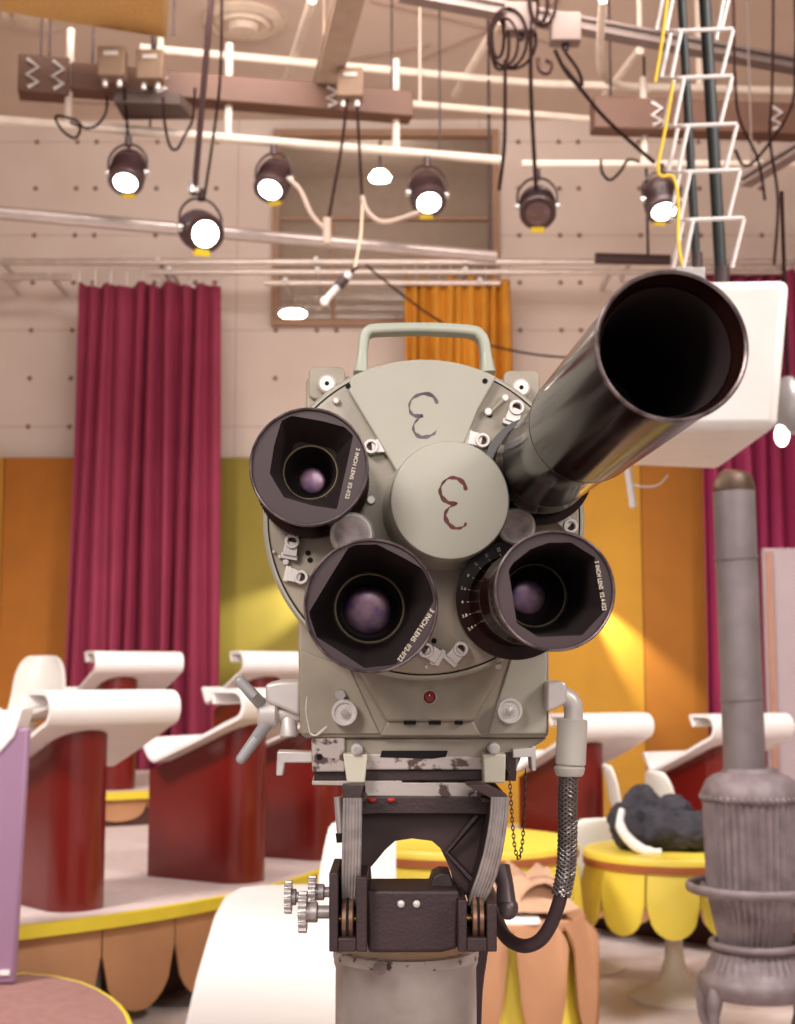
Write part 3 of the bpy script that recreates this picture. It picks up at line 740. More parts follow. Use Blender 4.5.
# rolled tan petal curl
mb=MB(); pc=Vector((T3.x+.2,T3.y-.12,.80)); pts=[]
vs=[];fs=[]
for i in range(13):
    a=-.6+i/12*4.2; r_=.055+.006*i
    for y_ in (-.08,.1): vs.append((pc.x+r_*math.cos(a),pc.y+y_,pc.z+r_*math.sin(a)*.8))
for i in range(12): fs.append((2*i,2*i+1,2*i+3,2*i+2))
o=mb.add(vs,fs).build('curled_card',mat('tan crumpled card','c39a7c',.8),loc=(pc.x,pc.y,.742)); o.modifiers.new('t','SOLIDIFY').thickness=.005; tag(o,'curled tan card on the right side of the tan petalled daisy table','card')
# jacket on T1
jk=mat('dark grey blue cloth','36333b',.85,0,.2,16,.3,60)
def cloth_lump(name,c,pts,m,root):
    mb=MB()
    for (x,y,z,rx,ry,rz_,rot) in pts:
        M=Matrix.Translation(Vector((x,y,z)))@Matrix.Rotation(rot,4,'Z')
        mb.sphere((0,0,0),1,(rx,ry,rz_),24,16,M)
    o=mb.build(name,m,root)
    r_=o.modifiers.new('r','REMESH'); r_.mode='VOXEL'; r_.voxel_size=.009
    s_=o.modifiers.new('s','SMOOTH'); s_.iterations=6
    t=bpy.data.textures.new('folds','CLOUDS'); t.noise_scale=.10
    d_=o.modifiers.new('d','DISPLACE'); d_.texture=t; d_.strength=.07; d_.mid_level=.5; d_.texture_coords='LOCAL'
    return o
root=empty('folded_jacket',(T1.x-.01,T1.y,.751)); root.scale=(1.12,1.0,1.22)
cloth_lump('jacket_body',None,[(-.07,0,.08,.19,.2,.09,.3),(.08,-.02,.07,.2,.2,.08,-.2),(-.12,.03,.16,.09,.12,.10,.5),(.0,.0,.15,.12,.08,.07,-.5),(.25,.05,.06,.16,.18,.07,0),(-.2,-.05,.1,.08,.15,.1,.2),(.1,-.12,.1,.15,.06,.06,-.3)],jk,root)
MB().tube([(-.235,-.12,.17),(-.25,-.16,.11),(-.21,-.2,.05),(-.15,-.24,.015),(-.08,-.25,.012)],[.018,.024,.024,.022,.014],n=10,smooth=4).build('white_trim',whd,root)
tag(root,'rumpled dark grey jacket with white trim lying on the yellow daisy table','jacket')
# =================================================================== CHAIRS
def chair_proto(m):
    root=empty('tulip_chair',(0,0,0))
    # shell : sheet (back + seat) curved
    vs=[];fs=[];nu,nv=12,18
    path=[Vector((0,-.22,.47)),Vector((0,-.20,.445)),Vector((0,0,.42)),Vector((0,.16,.44)),Vector((0,.225,.55)),Vector((0,.25,.70)),Vector((0,.29,.86))]
    pp=catmull(path,3)
    L=len(pp)
    for i,p in enumerate(pp):
        v=i/(L-1); wd=.215*(1-.18*max(0,(v-.55))/.45)
        if i==0 or i==L-1: wd*=.62
        if i==1 or i==L-2: wd*=.86
        if i==L-3: wd*=.96
        for j in range(nu+1):
            u=-1+2*j/nu
            c_=u*u*.05
            q=p+Vector((u*wd,0,0))+ (Vector((0,-c_,0)) if v>.5 else Vector((0,0,c_)))
            vs.append(q)
    for i in range(L-1):
        for j in range(nu): a=i*(nu+1)+j; fs.append((a,a+1,a+nu+2,a+nu+1))
    o=MB().add(vs,fs).build('shell',m,root); o.modifiers.new('t','SOLIDIFY').thickness=.018
    s_=o.modifiers.new('s','SUBSURF'); s_.levels=1; s_.render_levels=1
    MB().lathe([(.25,0),(.25,.01),(.14,.03),(.07,.08),(.04,.17),(.03,.3),(.05,.40),(.1,.415)],None,36).build('tulip_stem',tulip,root)
    return root
chm=mat('white chair plastic','dcd8d0',.4,0,.02,5)
CHP=chair_proto(chm)
def chair(x,y,z,rz,lab,proto=[True]):
    o=CHP if proto[0] else copy_tree(CHP); proto[0]=False
    o.location=(x,y,z); o.rotation_euler=(0,0,rz); tag(o,lab,'chair','tulip chairs on the set'); return o
def ch_at(px,ytop,Y,z,rz,lab,sc=1):
    p=WY(px,800,Y); o=chair(p.x,p.y,z,rz,lab); o.scale=(sc,sc,sc); return o
ch_at(26,660,11.5,.782,PI*.97+PI,'grey white tulip chair at far left behind the front left desk',1.2)
ch_at(578,800,8.2,0,PI+.35,'white tulip chair standing between the two yellow daisy tables',1.0)
ch_at(684,0,8.75,.342,1.95,'white tulip chair rising behind the dark jacket',.85)
ch_at(640,0,9.3,.342,PI/2,'slim looking white tulip chair seen edge on left of the jacket',.85)
# =================================================================== BIG WHITE DESK BEHIND COLUMN
wd_=mat('glossy white moulding','f4efec',.3,0,.02,4)
zf,zn=.74,.68
pts_px=[(176,1060,zn),(196,975,.71),(214,915,.73),(224,896,.737),(240,887,zf),(262,885,zf),(300,884,zf),(396,884,zf),(398,1060,zn)]
P=[WZ(px,py,z) for px,py,z in pts_px]
base_=Vector(((P[0].x+P[-1].x)/2,(P[0].y+P[4].y)/2,0))
root=empty('white_moulded_desk',base_)
Q=[p-base_ for p in P]
mb=MB(); n=len(Q); mb.add([tuple(q) for q in Q]+[(q.x,q.y,q.z-.035) for q in Q],[list(range(n)),list(range(n,2*n))[::-1]]+[(i,n+i,n+(i+1)%n,(i+1)%n) for i in range(n)])
mb.build('desk_board',wd_,root,bevel=.012)
# scroll end rising at the back right
vs=[];fs=[]; yb=Q[5].y
for side in (0,1):
    for i in range(13):
        u=i/12
        for j in range(10):
            v=j/9
            xl=WY(318,885,P[5].y).x-base_.x; xr=WY(396,885,P[5].y).x-base_.x
            lean=.07*v**1.5
            x=xl+(xr-xl)*u+ (.06*v*(1-u)); z=zf-.01+.28*math.sin(v*PI/2)*(1 if u>.05 else .96)
            y=yb-.04+.10*v-(.03 if side else 0)
            vs.append((x,y,z))
for side in (0,130):
    for i in range(12):
        for j in range(9): a=side+i*10+j; fs.append((a,a+1,a+11,a+10))
for i in range(12): fs.append((i*10+9,i*10+19,130+i*10+19,130+i*10+9)); fs.append((i*10,i*10+10,130+i*10+10,130+i*10))
for j in range(9): fs.append((j,j+1,130+j+1,130+j)); fs.append((120+j,121+j,251+j,250+j))
MB().add(vs,fs).build('upturned_end',wd_,root)
MB().prism(rrect(.3,.7,.1),0,.69,Matrix.Translation((.1,.2,0))).build('pedestal',red,root)
tag(root,'large white moulded desk board spreading out behind the camera column','desk')
# =================================================================== STOVE
iron=mat('weathered cast iron','837577',.6,.25,.15,14,.15,60)
iron2=mat('stove pipe sheet metal','807677',.5,.35,.12,6,.05,30)
YS=6.5; sx_=(745-CX)/F*YS
st=empty('pot_belly_stove',(sx_,YS,0))
def H_(py): return WY(745,py,YS).z
def rr(px): return px/F*YS
zt_=H_(775)
def fluted(r0,r1,z0,z1,n=40,amp=.006):
    vs=[];fs=[];N=n*6
    rows=[(r0,z0),(r1,z1)]
    for (r_,z) in rows:
        for i in range(N):
            a=2*PI*i/N; k=r_+amp*math.cos(n*a); vs.append((k*math.cos(a),k*math.sin(a),z))
    for i in range(N): j=(i+1)%N; fs.append((i,j,N+j,N+i))
    fs.append(list(range(N))[::-1]); fs.append(list(range(N,2*N)))
    return MB().add(vs,fs)
fluted(rr(44),rr(46),H_(893),H_(799)).build('fluted_barrel',iron,st)
fluted(rr(33),rr(44),H_(945),H_(893)).build('fire_pot',iron,st)
MB().lathe([(rr(44),H_(801)),(rr(48),H_(800)),(rr(49),H_(793)),(rr(46),H_(787)),(rr(43),H_(780)),(rr(36),H_(775)),(rr(28),H_(772)),(rr(26),H_(768)),(0,H_(768))],None,64).build('stove_lid',iron,st)
bd=MB()
for i in range(44):
    a=2*PI*i/44; bd.sphere((rr(48)*math.cos(a),rr(48)*math.sin(a),H_(797)),.012,(1,1,1.2),8,6)
bd.build('beaded_rim',iron,st)
MB().lathe([(rr(62)+.016*math.cos(t*PI/6),H_(887)+.022*math.sin(t*PI/6)) for t in range(12)],None,64,closed=True).build('foot_rail_ring',iron,st)
for k in range(4):
    a=PI/4+k*PI/2; MB().tube([(rr(45)*math.cos(a),rr(45)*math.sin(a),H_(900)),(rr(62)*math.cos(a),rr(62)*math.sin(a),H_(887))],.012,n=8).build('ring_bracket',iron,st)
MB().lathe([(rr(41)+.018*math.cos(t*PI/6),H_(944)+.018*math.sin(t*PI/6)) for t in range(12)],None,64,closed=True).build('lower_ring',iron,st)
fluted(rr(50),rr(38),H_(975),H_(948),36,.004).build('ash_skirt',iron,st)
MB().lathe([(0,H_(995)),(rr(48),H_(995)),(rr(54),H_(990)),(rr(56),H_(982)),(rr(54),H_(975)),(rr(50),H_(972)),(rr(46),H_(966)),(0,H_(966))],None,48).build('ash_base',iron,st)
for k in range(4):
    a=(-.84,-.16,.16,.84)[k]*PI; c,s=math.cos(a),math.sin(a)
    MB().tube([(rr(42)*c,rr(42)*s,H_(985)),(rr(52)*c,rr(52)*s,H_(992)),(rr(54)*c,rr(54)*s,.12),(rr(47)*c,rr(47)*s,.04),(rr(50)*c,rr(50)*s,.012)],[.045,.045,.036,.026,.022,.02,.018,.024,.028],n=10,smooth=3).build('leg',iron,st)
d_=MB(); d_.box((rr(40),-rr(22),(H_(810)+H_(865))/2),(.11,.05,.30),None).build('loading_door',iron,st,bevel=.015)
tag(st,'grey cast iron pot belly stove with fluted barrel at the right','stove')
# stove pipe is bolted to the stove: part
px_=WY(739,600,YS).x-sx_; 
zp=H_(492); 
MB().cyl((px_+.005,0,zt_-.03),(px_-.01,0,zp),rr(20.5),rr(21),n=40).build('stove_pipe',iron2,st)
MB().cyl((px_-.007,0,H_(560)),(px_-.008,0,H_(556)),rr(21.8),n=40).cyl((px_-.0,0,H_(700)),(px_-.001,0,H_(697)),rr(21.6),n=40).build('pipe_seam',iron2,st)
MB().lathe([(rr(21),0),(rr(22),.03),(rr(19),.06),(rr(17),.085),(rr(12),.10),(0,.105)],Matrix.Translation((px_-.01,0,zp))@Matrix.Rotation(.12,4,'Y')@Matrix.Diagonal((1,.7,1,1)),9).build('crumpled_pipe_end',mat('scorched brown metal','6f5440',.5,.4,.3,12),st)
# pinkish grey flat behind the stove
pf=mat('pinkish grey flat paint','a9979a',.7,0,.04,3)
a,b=WY(763,548,11.0),WY(870,548,11.0); o=MB().box(((a.x+b.x)/2,11.03,a.z/2+.17),(b.x-a.x,.06,a.z-.343)).build('scenery_flat',pf,smooth=False,loc=((a.x+b.x)/2,11.03,.342))
MB().box((-(b.x-a.x)/2+.04,-.04,(a.z-.34)/2),(.05,.03,a.z-.4)).build('edge_batten',mat('raw batten','a87c6a',.8),o,smooth=False)
MB().box((.0,-.12,WY(790,707,10.9).z-.342),(.32,.16,.03)).build('small_shelf',whd,o,bevel=.008)
tag(o,'pinkish grey scenery flat standing at the right edge behind the stove','scenery flat')
# =================================================================== TELEVISION CAMERA
b_=(rt*((350-CX)/F)+up*((CY-640)/F)+fw).normalized()
Zl=-b_; Xl=(rt-Zl*rt.dot(Zl)).normalized(); Yl=Zl.cross(Xl)
O=CAM+ray(350,640)*1.55
MC=Matrix((Xl,Yl,Zl)).transposed().to_4x4(); MC.translation=O
MI=MC.inverted(); cl=MI@CAM
def L(px,py,z=0):
    d=(MI.to_3x3()@ray(px,py)); t=(z-cl.z)/d.z; p=cl+d*t; return Vector((p.x,p.y,z))
def S(z): return (cl.z-z)/F      # metres per pixel at local plane z (approx.)
tv=empty('television_camera',O,M=MC)
tag(tv,'grey green studio television camera with four lens turret and painted digit','television camera')
def Pl(lst,z): return [(L(x,y,z).x,L(x,y,z).y) for x,y in lst]
# housing
zb_=-.045
poly=Pl([(306,379),(312,376),(350,376),(490,378),(534,380),(538,386),(549,640),(549,736),(545,738),(306,738),(300,734),(298,640),(304,480)],zb_)
MB().prism(poly,-.62,zb_).build('housing',body2,tv,bevel=.004)
# lower trapezoid chin
vs=Pl([(311,738),(548,738),(522,755),(518,766),(312,766)],zb_-.008)
MB().prism(vs,-.58,zb_-.008).build('lower_housing',body2,tv,bevel=.003)
# raised centre panel below turret
MB().prism(Pl([(352,640),(508,640),(503,668),(474,722),(387,722),(356,668)],zb_+.012),zb_,zb_+.012).build('front_panel',body2,tv,bevel=.004)
MB().prism(Pl([(388,721),(473,721),(482,736),(380,736)],zb_+.006),zb_,zb_+.006).build('panel_lip',body2,tv,bevel=.002)
mb=MB()
for x0,x1 in ((404,416),(429,441),(455,463)): mb.prism(Pl([(x0,721),(x1,721),(x1,724.5),(x0,724.5)],zb_+.0125),zb_+.004,zb_+.0127)
mb.build('panel_slot',slot,tv,smooth=False)
# side vertical creases right
MB().prism(Pl([(512,655),(547,652),(547,734),(488,734)],zb_+.004),zb_,zb_+.004).build('side_panel',body,tv,bevel=.002)
MB().prism(Pl([(300,650),(350,668),(380,734),(303,734)],zb_+.003),zb_,zb_+.003).build('side_panel',body2,tv,bevel=.002)
# turret back ring and disc
cT=L(424.5,518,0); RT=162.5*S(0)
MT=Matrix.Translation((cT.x,cT.y,0))
MB().lathe([(0,zb_),(RT,zb_),(RT,-.006),(RT-.003,0),(RT-.0055,0),(RT-.0055,-.004),(0,-.004)],MT,128).build('turret_housing',body,tv)
MB().lathe([(RT-.0072,-.0038),(RT-.0056,-.0038),(RT-.0056,-.001),(RT-.0072,-.001)],MT,128,closed=True).build('turret_gap',slot,tv)
MB().lathe([(0,-.0035),(RT-.0072,-.0035),(RT-.0072,.0005),(RT-.0085,.003),(RT-.011,.004),(0,.004)],MT,128).build('turret_disc',body2,tv)
# fan plate
arc=[(cT.x+(RT-.004)*math.cos(a),cT.y+(RT-.004)*math.sin(a)) for a in [math.radians(63-i*(-1)*0+ (118-63)*i/20) for i in range(21)]]
fan=arc+Pl([(348,390),(378,440),(400,478),(440,500),(466,440),(478,410)],.016)
MB().prism(fan,.004,.016).build('fan_plate',body,tv,bevel=.002)
# corner pieces with round screws
for (cx,cy) in ((327,384),(521,388)):
    p=L(cx,cy,zb_); 
    MB().prism([(p.x+x,p.y+y) for x,y in rrect(.042,.038,.008)],zb_,zb_+.008).build('corner_lug',body2,tv,bevel=.002)
    q=L(cx,cy,zb_+.02)
    o=MB().cyl((q.x,q.y,zb_+.006),(q.x,q.y,zb_+.024),.0105,n=32,bev=.002).build('lug_screw',satin,tv)
    MB().cyl((q.x,q.y,zb_+.0235),(q.x,q.y,zb_+.0246),.0025,n=12).build('screw_hole',slot,o)
# holes & screws
hs=MB()
for px,py,z in ((348,386,.0163),(485,381,.0163),(431,647,.0045),(310,560,.0045),(490,415,.0045),(308,553,.0045),(434,641,.0045)):
    p=L(px,py,z); MB().cyl((p.x,p.y,z-.002),(p.x,p.y,z+.0004),.0030,n=16).build('screw_hole',slot,tv)
for px,py,z,r_ in ((336,401,.006,.0038),(505,398,.006,.0042),(286,562,.006,.0036),(280,557,.005,.002),(433,662,.006,.0038),(426,667,.005,.002),(371,500,.006,.005),(498,666,-.0,.0035),(274,552,.005,.0018),(488,412,.006,.0045),(281,638,-.03,.004)):
    p=L(px,py,z); 
    if px==281: continue
    MB().cyl((p.x,p.y,z-.004),(p.x,p.y,z+.004),r_,n=16,bev=.001).build('screw_head',satin,tv)
# slotted slider near upper right latch
a,b=L(489,414,.007),L(505,398,.007)
MB().tube([a,b],.0028,n=8).build('slider_bar',body2,tv)
# hub
zh=.105; ch=L(450,500,zh); RH=60.5*S(zh)
MH=Matrix.Translation((ch.x,ch.y,0))
MB().lathe([(RH+.006,.004),(RH+.004,.02),(RH,.03),(RH,zh-.003),(RH-.0015,zh-.0006),(RH-.004,zh),(0,zh)],MH,96).build('turret_hub',body,tv)
def stroke(pts,z,name,m,par,r_=.0021):
    P=[L(x,y,z) for x,y in pts]; P=catmull(P,6)
    mb=MB(); vs=[];fs=[]
    N=len(P)
    for i,p in enumerate(P):
        t=(P[min(i+1,N-1)]-P[max(i-1,0)]).normalized(); nn=Vector((-t.y,t.x,0))
        ww=r_*(.75+.4*math.sin(i*.9)*.5+.3*math.sin(i*.21)); 
        if i==0 or i==N-1: ww*=.5
        vs+= [p+nn*ww,p-nn*ww,p+nn*ww+Vector((0,0,.0003)),p-nn*ww+Vector((0,0,.0003))]
    for i in range(N-1):
        a=4*i; fs+=[(a+2,a+3,a+7,a+6),(a,a+2,a+6,a+4),(a+1,a+5,a+7,a+3),(a,a+4,a+5,a+1)]
    fs+=[(0,1,3,2),(4*N-4,4*N-3,4*N-1,4*N-2)]
    mb.add(vs,fs).build(name,m,par,smooth=False)
def z5(l): return [(380+x/5.3,380+y/5.3) for x,y in l]
k1=[(305,125),(280,85),(230,72),(175,95),(155,135),(165,175),(190,190),(222,188),(205,203),(180,235),(180,272),(210,300),(250,300),(285,285),(298,268)]
k2=[(455,585),(445,550),(410,522),(365,520),(330,550),(318,590),(335,630),(370,652),(408,652),(368,675),(345,710),(355,750),(385,780),(420,785),(448,772),(455,755)]
stroke(z5(k1),.0161,'painted_digit_three',markd,tv,.0019)
stroke(z5(k2),zh+.0001,'painted_digit_three',markr,tv,.0021)
# handle
zha=-.09
hp=[L(x,y,zha) for x,y in ((361,374),(362,360),(364,340),(368,333),(378,330.5),(425,329.5),(470,332),(480,337),(484,345),(486,360),(487,374))]
hp=catmull(hp,5)
mb=MB(); vs=[];fs=[];N=len(hp)
sec=rrect(.0125,.03,.0045,3)
for i,p in enumerate(hp):
    t=(hp[min(i+1,N-1)]-hp[max(i-1,0)]).normalized(); nn=Vector((-t.y,t.x,0))
    fat=1.0+ .45*max(0,1-min(i,N-1-i)/6)
    for (x,y) in sec: vs.append(p+nn*x*fat+Vector((0,0,y*fat)))
K=len(sec)
for i in range(N-1):
    for k in range(K): fs.append((i*K+k,i*K+(k+1)%K,(i+1)*K+(k+1)%K,(i+1)*K+k))
fs+= [list(range(K))[::-1],[ (N-1)*K+k for k in range(K)]]
mb.add(vs,fs).build('carrying_handle',mat('pale green handle enamel','b4b6a6',.35,0,.05,10),tv)
# tally, thumb screws
p=L(429.5,697,zb_+.014)
o=MB().lathe([(.0085,zb_+.012),(.0085,zb_+.016),(.0075,zb_+.017),(.0068,zb_+.016),(.0068,zb_+.012)],Matrix.Translation((p.x,p.y,0)),32,closed=True).build('tally_bezel',satin,tv)
MB().sphere((p.x,p.y,zb_+.0135),.0068,(1,1,.5),24,12).build('tally_lamp',redlens,o)
for (cx,cy) in ((344.5,713),(510,711)):
    z=zb_+.02; p=L(cx,cy,z); r_=13*S(z); M=Matrix.Translation((p.x,p.y,0))
    o=MB().lathe([(r_*.8,zb_),(r_*.8,zb_+.008),(r_,zb_+.009),(r_,z-.002),(r_-.001,z),(r_*.78,z),(r_*.74,z-.002),(r_*.55,z-.002),(r_*.5,z-.001),(0,z-.001)],M,48).build('thumb_screw',satin,tv)
    MB().lathe([(r_*.32,z-.001),(r_*.3,z+.003),(0,z+.0035)],M,24).build('screw_centre',silver,o)
    kn=MB(); 
    for i in range(36):
        a=2*PI*i/36; kn.box((p.x+r_*math.cos(a),p.y+r_*math.sin(a),z-.006),(.0008,.0008,.007))
    kn.build('knurling',satin,o)
p=L(340.5,695,zb_+.01); MB().cyl((p.x,p.y,zb_),(p.x,p.y,zb_+.01),.0068,n=6,bev=.001).build('hex_bolt',silver,tv)
# tape outline
stroke([(310,734),(306,712),(307,696)],zb_+.0035,'old_tape_mark',cream,tv,.0006)
stroke([(310,733),(316,735),(327,726)],zb_+.0035,'old_tape_mark',cream,tv,.0012)
# latches : ring on a bracket
def latch(px,py,ang,z=.018,s=1.0,r_=7.6):
    p=L(px,py,z); rr_=r_*S(z)*s; M=Matrix.Translation((p.x,p.y,0))@Matrix.Rotation(ang,4,'Z')
    o=MB().prism([(rr_*.1,-rr_*.85),(rr_*1.9,-rr_*.95),(rr_*1.9,rr_*.95),(rr_*.1,rr_*.85)],.004,z-.003,M).prism([(rr_*1.7,-rr_*1.15),(rr_*2.4,-rr_*1.05),(rr_*2.4,rr_*1.05),(rr_*1.7,rr_*1.15)],.004,z-.006,M).build('lens_latch',satin,tv,bevel=.0008)
    MB().lathe([(rr_*.55,.006),(rr_,.006),(rr_,z-.001),(rr_*.92,z),(rr_*.64,z),(rr_*.55,z-.001)],M,28,closed=True).build('latch_ring',satin,o)
    MB().lathe([(0,.004),(rr_*.6,.004),(rr_*.6,.008),(0,.008)],M,20).build('latch_socket',mat('worn brown recess','5c443c',.5,.3),o)
latch(371,446,0.1); latch(292,541,-1.75); latch(301,577,2.9,s=.95); latch(426,650,-.5,s=1.05); latch(461,649,-2.3)
latch(483,440,2.9); latch(517,407,-1.9,s=1.05); latch(571,526,2.4)
# silver roller knobs between the lenses
for (cx,cy,z,r_,m) in ((352,534,.045,22,satin),(517,526,.05,19,satin)):
    p=L(cx,cy,z); R_=r_*S(z); M=Matrix.Translation((p.x,p.y,0))
    o=MB().lathe([(R_*.7,.004),(R_*.7,z-.03),(R_,z-.029),(R_,z-.002),(R_-.002,z),(R_*.82,z),(R_*.8,z-.0012),(0,z-.0012)],M,56).build('roller_knob',m,tv)
    kn=MB()
    for i in range(60):
        a=2*PI*i/60; kn.box((p.x+R_*math.cos(a),p.y+R_*math.sin(a),z-.016),(.0009,.0009,.02))
    kn.build('knurling',m,o)
    MB().lathe([(0,z-.0011),(R_*.78,z-.0011),(R_*.78,z-.0006),(0,z-.0006)],M,40).build('rubbed_face',mat('rubbed pinkish metal','dccac6',.45,.1,.25,60),o)
# ------------------------------------------------ lenses
def ringmesh(poly_fn,R,z,th,M,N=120):
    vs=[];fs=[]
    for zz in (z,z-th):
        for i in range(N):
            a=2*PI*i/N; r_=poly_fn(a); vs.append((R*math.cos(a),R*math.sin(a),zz)); vs.append((r_*math.cos(a),r_*math.sin(a),zz))
    for i in range(N):
        j=(i+1)%N; fs.append((2*i,2*j,2*j+1,2*i+1)); o=2*N; fs.append((o+2*i,o+2*i+1,o+2*j+1,o+2*j)); fs.append((2*i+1,2*j+1,o+2*j+1,o+2*i+1)); fs.append((2*i,o+2*i,o+2*j,2*j))
    return MB().add(vs,fs,M)
def polyfn(poly):
    def f(a):
        d=(math.cos(a),math.sin(a)); best=1e9
        for i in range(len(poly)):
            x1,y1=poly[i]; x2,y2=poly[(i+1)%len(poly)]
            ex,ey=x2-x1,y2-y1; den=d[0]*ey-d[1]*ex
            if abs(den)<1e-12: continue
            t=(x1*ey-y1*ex)/den; s_=(x1*d[1]-y1*d[0])/den
            if t>0 and -1e-6<=s_<=1+1e-6: best=min(best,t)
        return best
    return f
purple=mat('coated lens glass','8c6c76',.3,.85,.4,60,col2='5c4468',coat=.5)
ringb=mat('bright lens ring','c8b890',.3,.5)
def lens(cx,cy,dep,R_px,apx,zg,rg_px,zr,rr_px,txt,tpos,tang,tsize,barrel,tlen,mask_recess=.004,glass_px=None):
    zm=(1.55-dep); c=L(cx,cy,zm); R=R_px*S(zm); M=Matrix.Translation((c.x,c.y,0))
    o=MB().lathe(barrel(R,zm),M,96,cap=False).build('lens_barrel',blackm,tv)
    # hood: outer + lip + inner wall
    MB().lathe([(R*.86,zm-.05),(R*.985,zm-.022),(R*.985,zm-.006),(R,zm-.005),(R,zm-.001),(R-.0012,zm),(R-.0025,zm-.0005),(R-.003,zm-.005),(R-.003,zm-.028),(R*.82,zm-.05)],M,128,closed=True).build('lens_hood',hoodm,o)
    pl=[(L(x,y,zm-mask_recess).x-c.x,L(x,y,zm-mask_recess).y-c.y) for x,y in apx]
    fn=polyfn(pl)
    Rm=R-.003
    ringmesh(lambda a:min(fn(a),Rm*.985),Rm,zm-mask_recess,.0012,M).build('hood_mask',hoodm,o)
    # inner funnel
    rg=rg_px*S(zg); rrg=rr_px*S(zr)
    # inner box walls from the mask
    vs=[];fs=[];N=120
    for (k,z) in ((1.0,zm-mask_recess-.0012),(None,zr+.002)):
        for i in range(N):
            a=2*PI*i/N; r_=min(fn(a),Rm*.985) if k else max(rrg*1.06,min(fn(a),Rm*.985)*.62)
            vs.append((r_*math.cos(a),r_*math.sin(a),z))
    for i in range(N): j=(i+1)%N; fs.append((i,j,N+j,N+i))
    MB().add(vs,fs,M).build('hood_lining',innerm,o)
    MB().lathe([(Rm*.7,zr+.0015),(rrg*1.03,zr),(rrg*1.0,zr-.002),(rrg*.88,zr-.012),(rg*1.35,zg+.006),(rg*1.15,zg+.004),(rg*1.12,zg-.002),(0,zg-.006)],M,96,cap=False).build('inner_cone',innerm,o)
    MB().lathe([(rrg*1.03,zr+.0002),(rrg*1.0,zr+.0012),(rrg*.975,zr+.0004),(rrg*.975,zr-.002),(rrg*1.03,zr-.002)],M,96,closed=True).build('retaining_ring',ringb,o)
    MB().sphere((0,0,zg-rg*.05),rg*1.12,(1,1,.10),40,20,M).build('front_glass',purple,o)
    MB().lathe([(R-.0022,zm-.0003),(R-.0012,zm+.0004),(R-.0002,zm-.0003)],M,128,cap=False).build('worn_rim_highlight',mat('worn rim highlight metal','8a7c7a',.35,.6,.3,60,col2='4a3a3c'),o)  # thin bright ring: the lip's highlight put into the colour
    if txt:
        tp=L(*tpos,zm-mask_recess); MTt=Matrix.Translation((tp.x,tp.y,zm-mask_recess+.0006))@Matrix.Rotation(tang,4,'Z')
        textmesh('lens_lettering',txt,tsize,MTt,whitetxt,o,length=tlen)
    return o,c,zm,M
def zz(ox,oy,l): return [(ox+x/3.975,oy+y/3.975) for x,y in l]
# upper left, 2 inch
def bar1(R,zm): return [(0,.004),(.0535,.004),(.056,.010),(.0615,.012),(.0615,.034),(.054,.036),(.05,.06),(R*.80,.07),(R*.86,zm-.05)]
oUL,c,zm,M=lens(309,466.5,1.38,60.2,zz(240,310,[(165,440),(205,420),(330,442),(415,465),(450,498),(420,640),(385,792),(290,778),(175,745),(118,650),(135,540)]),.05,12.5,.12,27,'2 INCH LENS  f/2-f/22',(240+447/3.975,310+650/3.975),math.radians(-90-12.5),.0066,bar1,.0520)
kn=MB()
for i in range(90):
    a=2*PI*i/90; kn.box((c.x+.0615*math.cos(a),c.y+.0615*math.sin(a),.023),(.0014,.0014,.018))
kn.build('knurling',blackm,oUL)
# lower left, 3 inch
def bar2(R,zm): return [(0,.004),(.0535,.004),(.0535,.02),(.056,.022),(.056,.06),(.052,.065),(.052,.10),(R*.86,zm-.08),(R*.86,zm-.05)]
oLL,c2,zm2,M2=lens(371,605.5,1.30,67.3,zz(240,500,[(275,445),(350,320),(430,190),(460,178),(545,176),(660,235),(775,302),(772,400),(700,520),(622,655),(495,668),(400,605),(305,545),(278,465)]),.06,22,.14,34,'3 INCH LENS  f/2-f/22',(240+699/3.975,500+537/3.975),math.radians(-90-33.5),.0078,bar2,.0570)
# lower right, 5 inch
def bar3(R,zm): return [(0,.004),(.0535,.004),(.0535,.02),(.0645,.022),(.0645,.045),(.0500,.0453),(.046,.055),(.044,.12),(.048,.125),(.048,.15),(.044,.155),(.044,zm-.12),(R*.86,zm-.1),(R*.86,zm-.05)]
oLR,c3,zm3,M3=lens(555,590.5,1.21,61.2,zz(430,500,[(312,280),(330,250),(400,195),(470,170),(560,168),(655,228),(678,330),(700,435),(605,538),(430,545),(345,490),(328,380)]),.155,16.5,.205,31,'5 INCH LENS  f/2.4-f/22',(430+677/3.975,500+341/3.975),math.radians(-90+8.5),.0062,bar3,.0435)
# scale marks on flange rings
def scale_marks(c,R,z,a0,a1,txts,size,par):
    tk=MB(); n=len(txts)
    for i,t in enumerate(txts):
        a=math.radians(a0+(a1-a0)*i/(n-1)); p=Vector((c.x+R*math.cos(a),c.y+R*math.sin(a),z))
        Mt=Matrix.Translation(p)@Matrix.Rotation(a+PI/2*0+PI,4,'Z')
        textmesh('scale_number',t,size,Mt,whitetxt,par,.0002)
        q=R-.006; tk.box((0,0,0),(.0022,.0005,.0004),Matrix.Translation((c.x+q*math.cos(a),c.y+q*math.sin(a),z))@Matrix.Rotation(a,4,'Z'))
    tk.build('scale_tick',whitetxt,par,smooth=False)
scale_marks(c3,.0575,.0458,108,212,['22','16','11','8','5.6','4','2.8','2.4'],.0045,oLR)
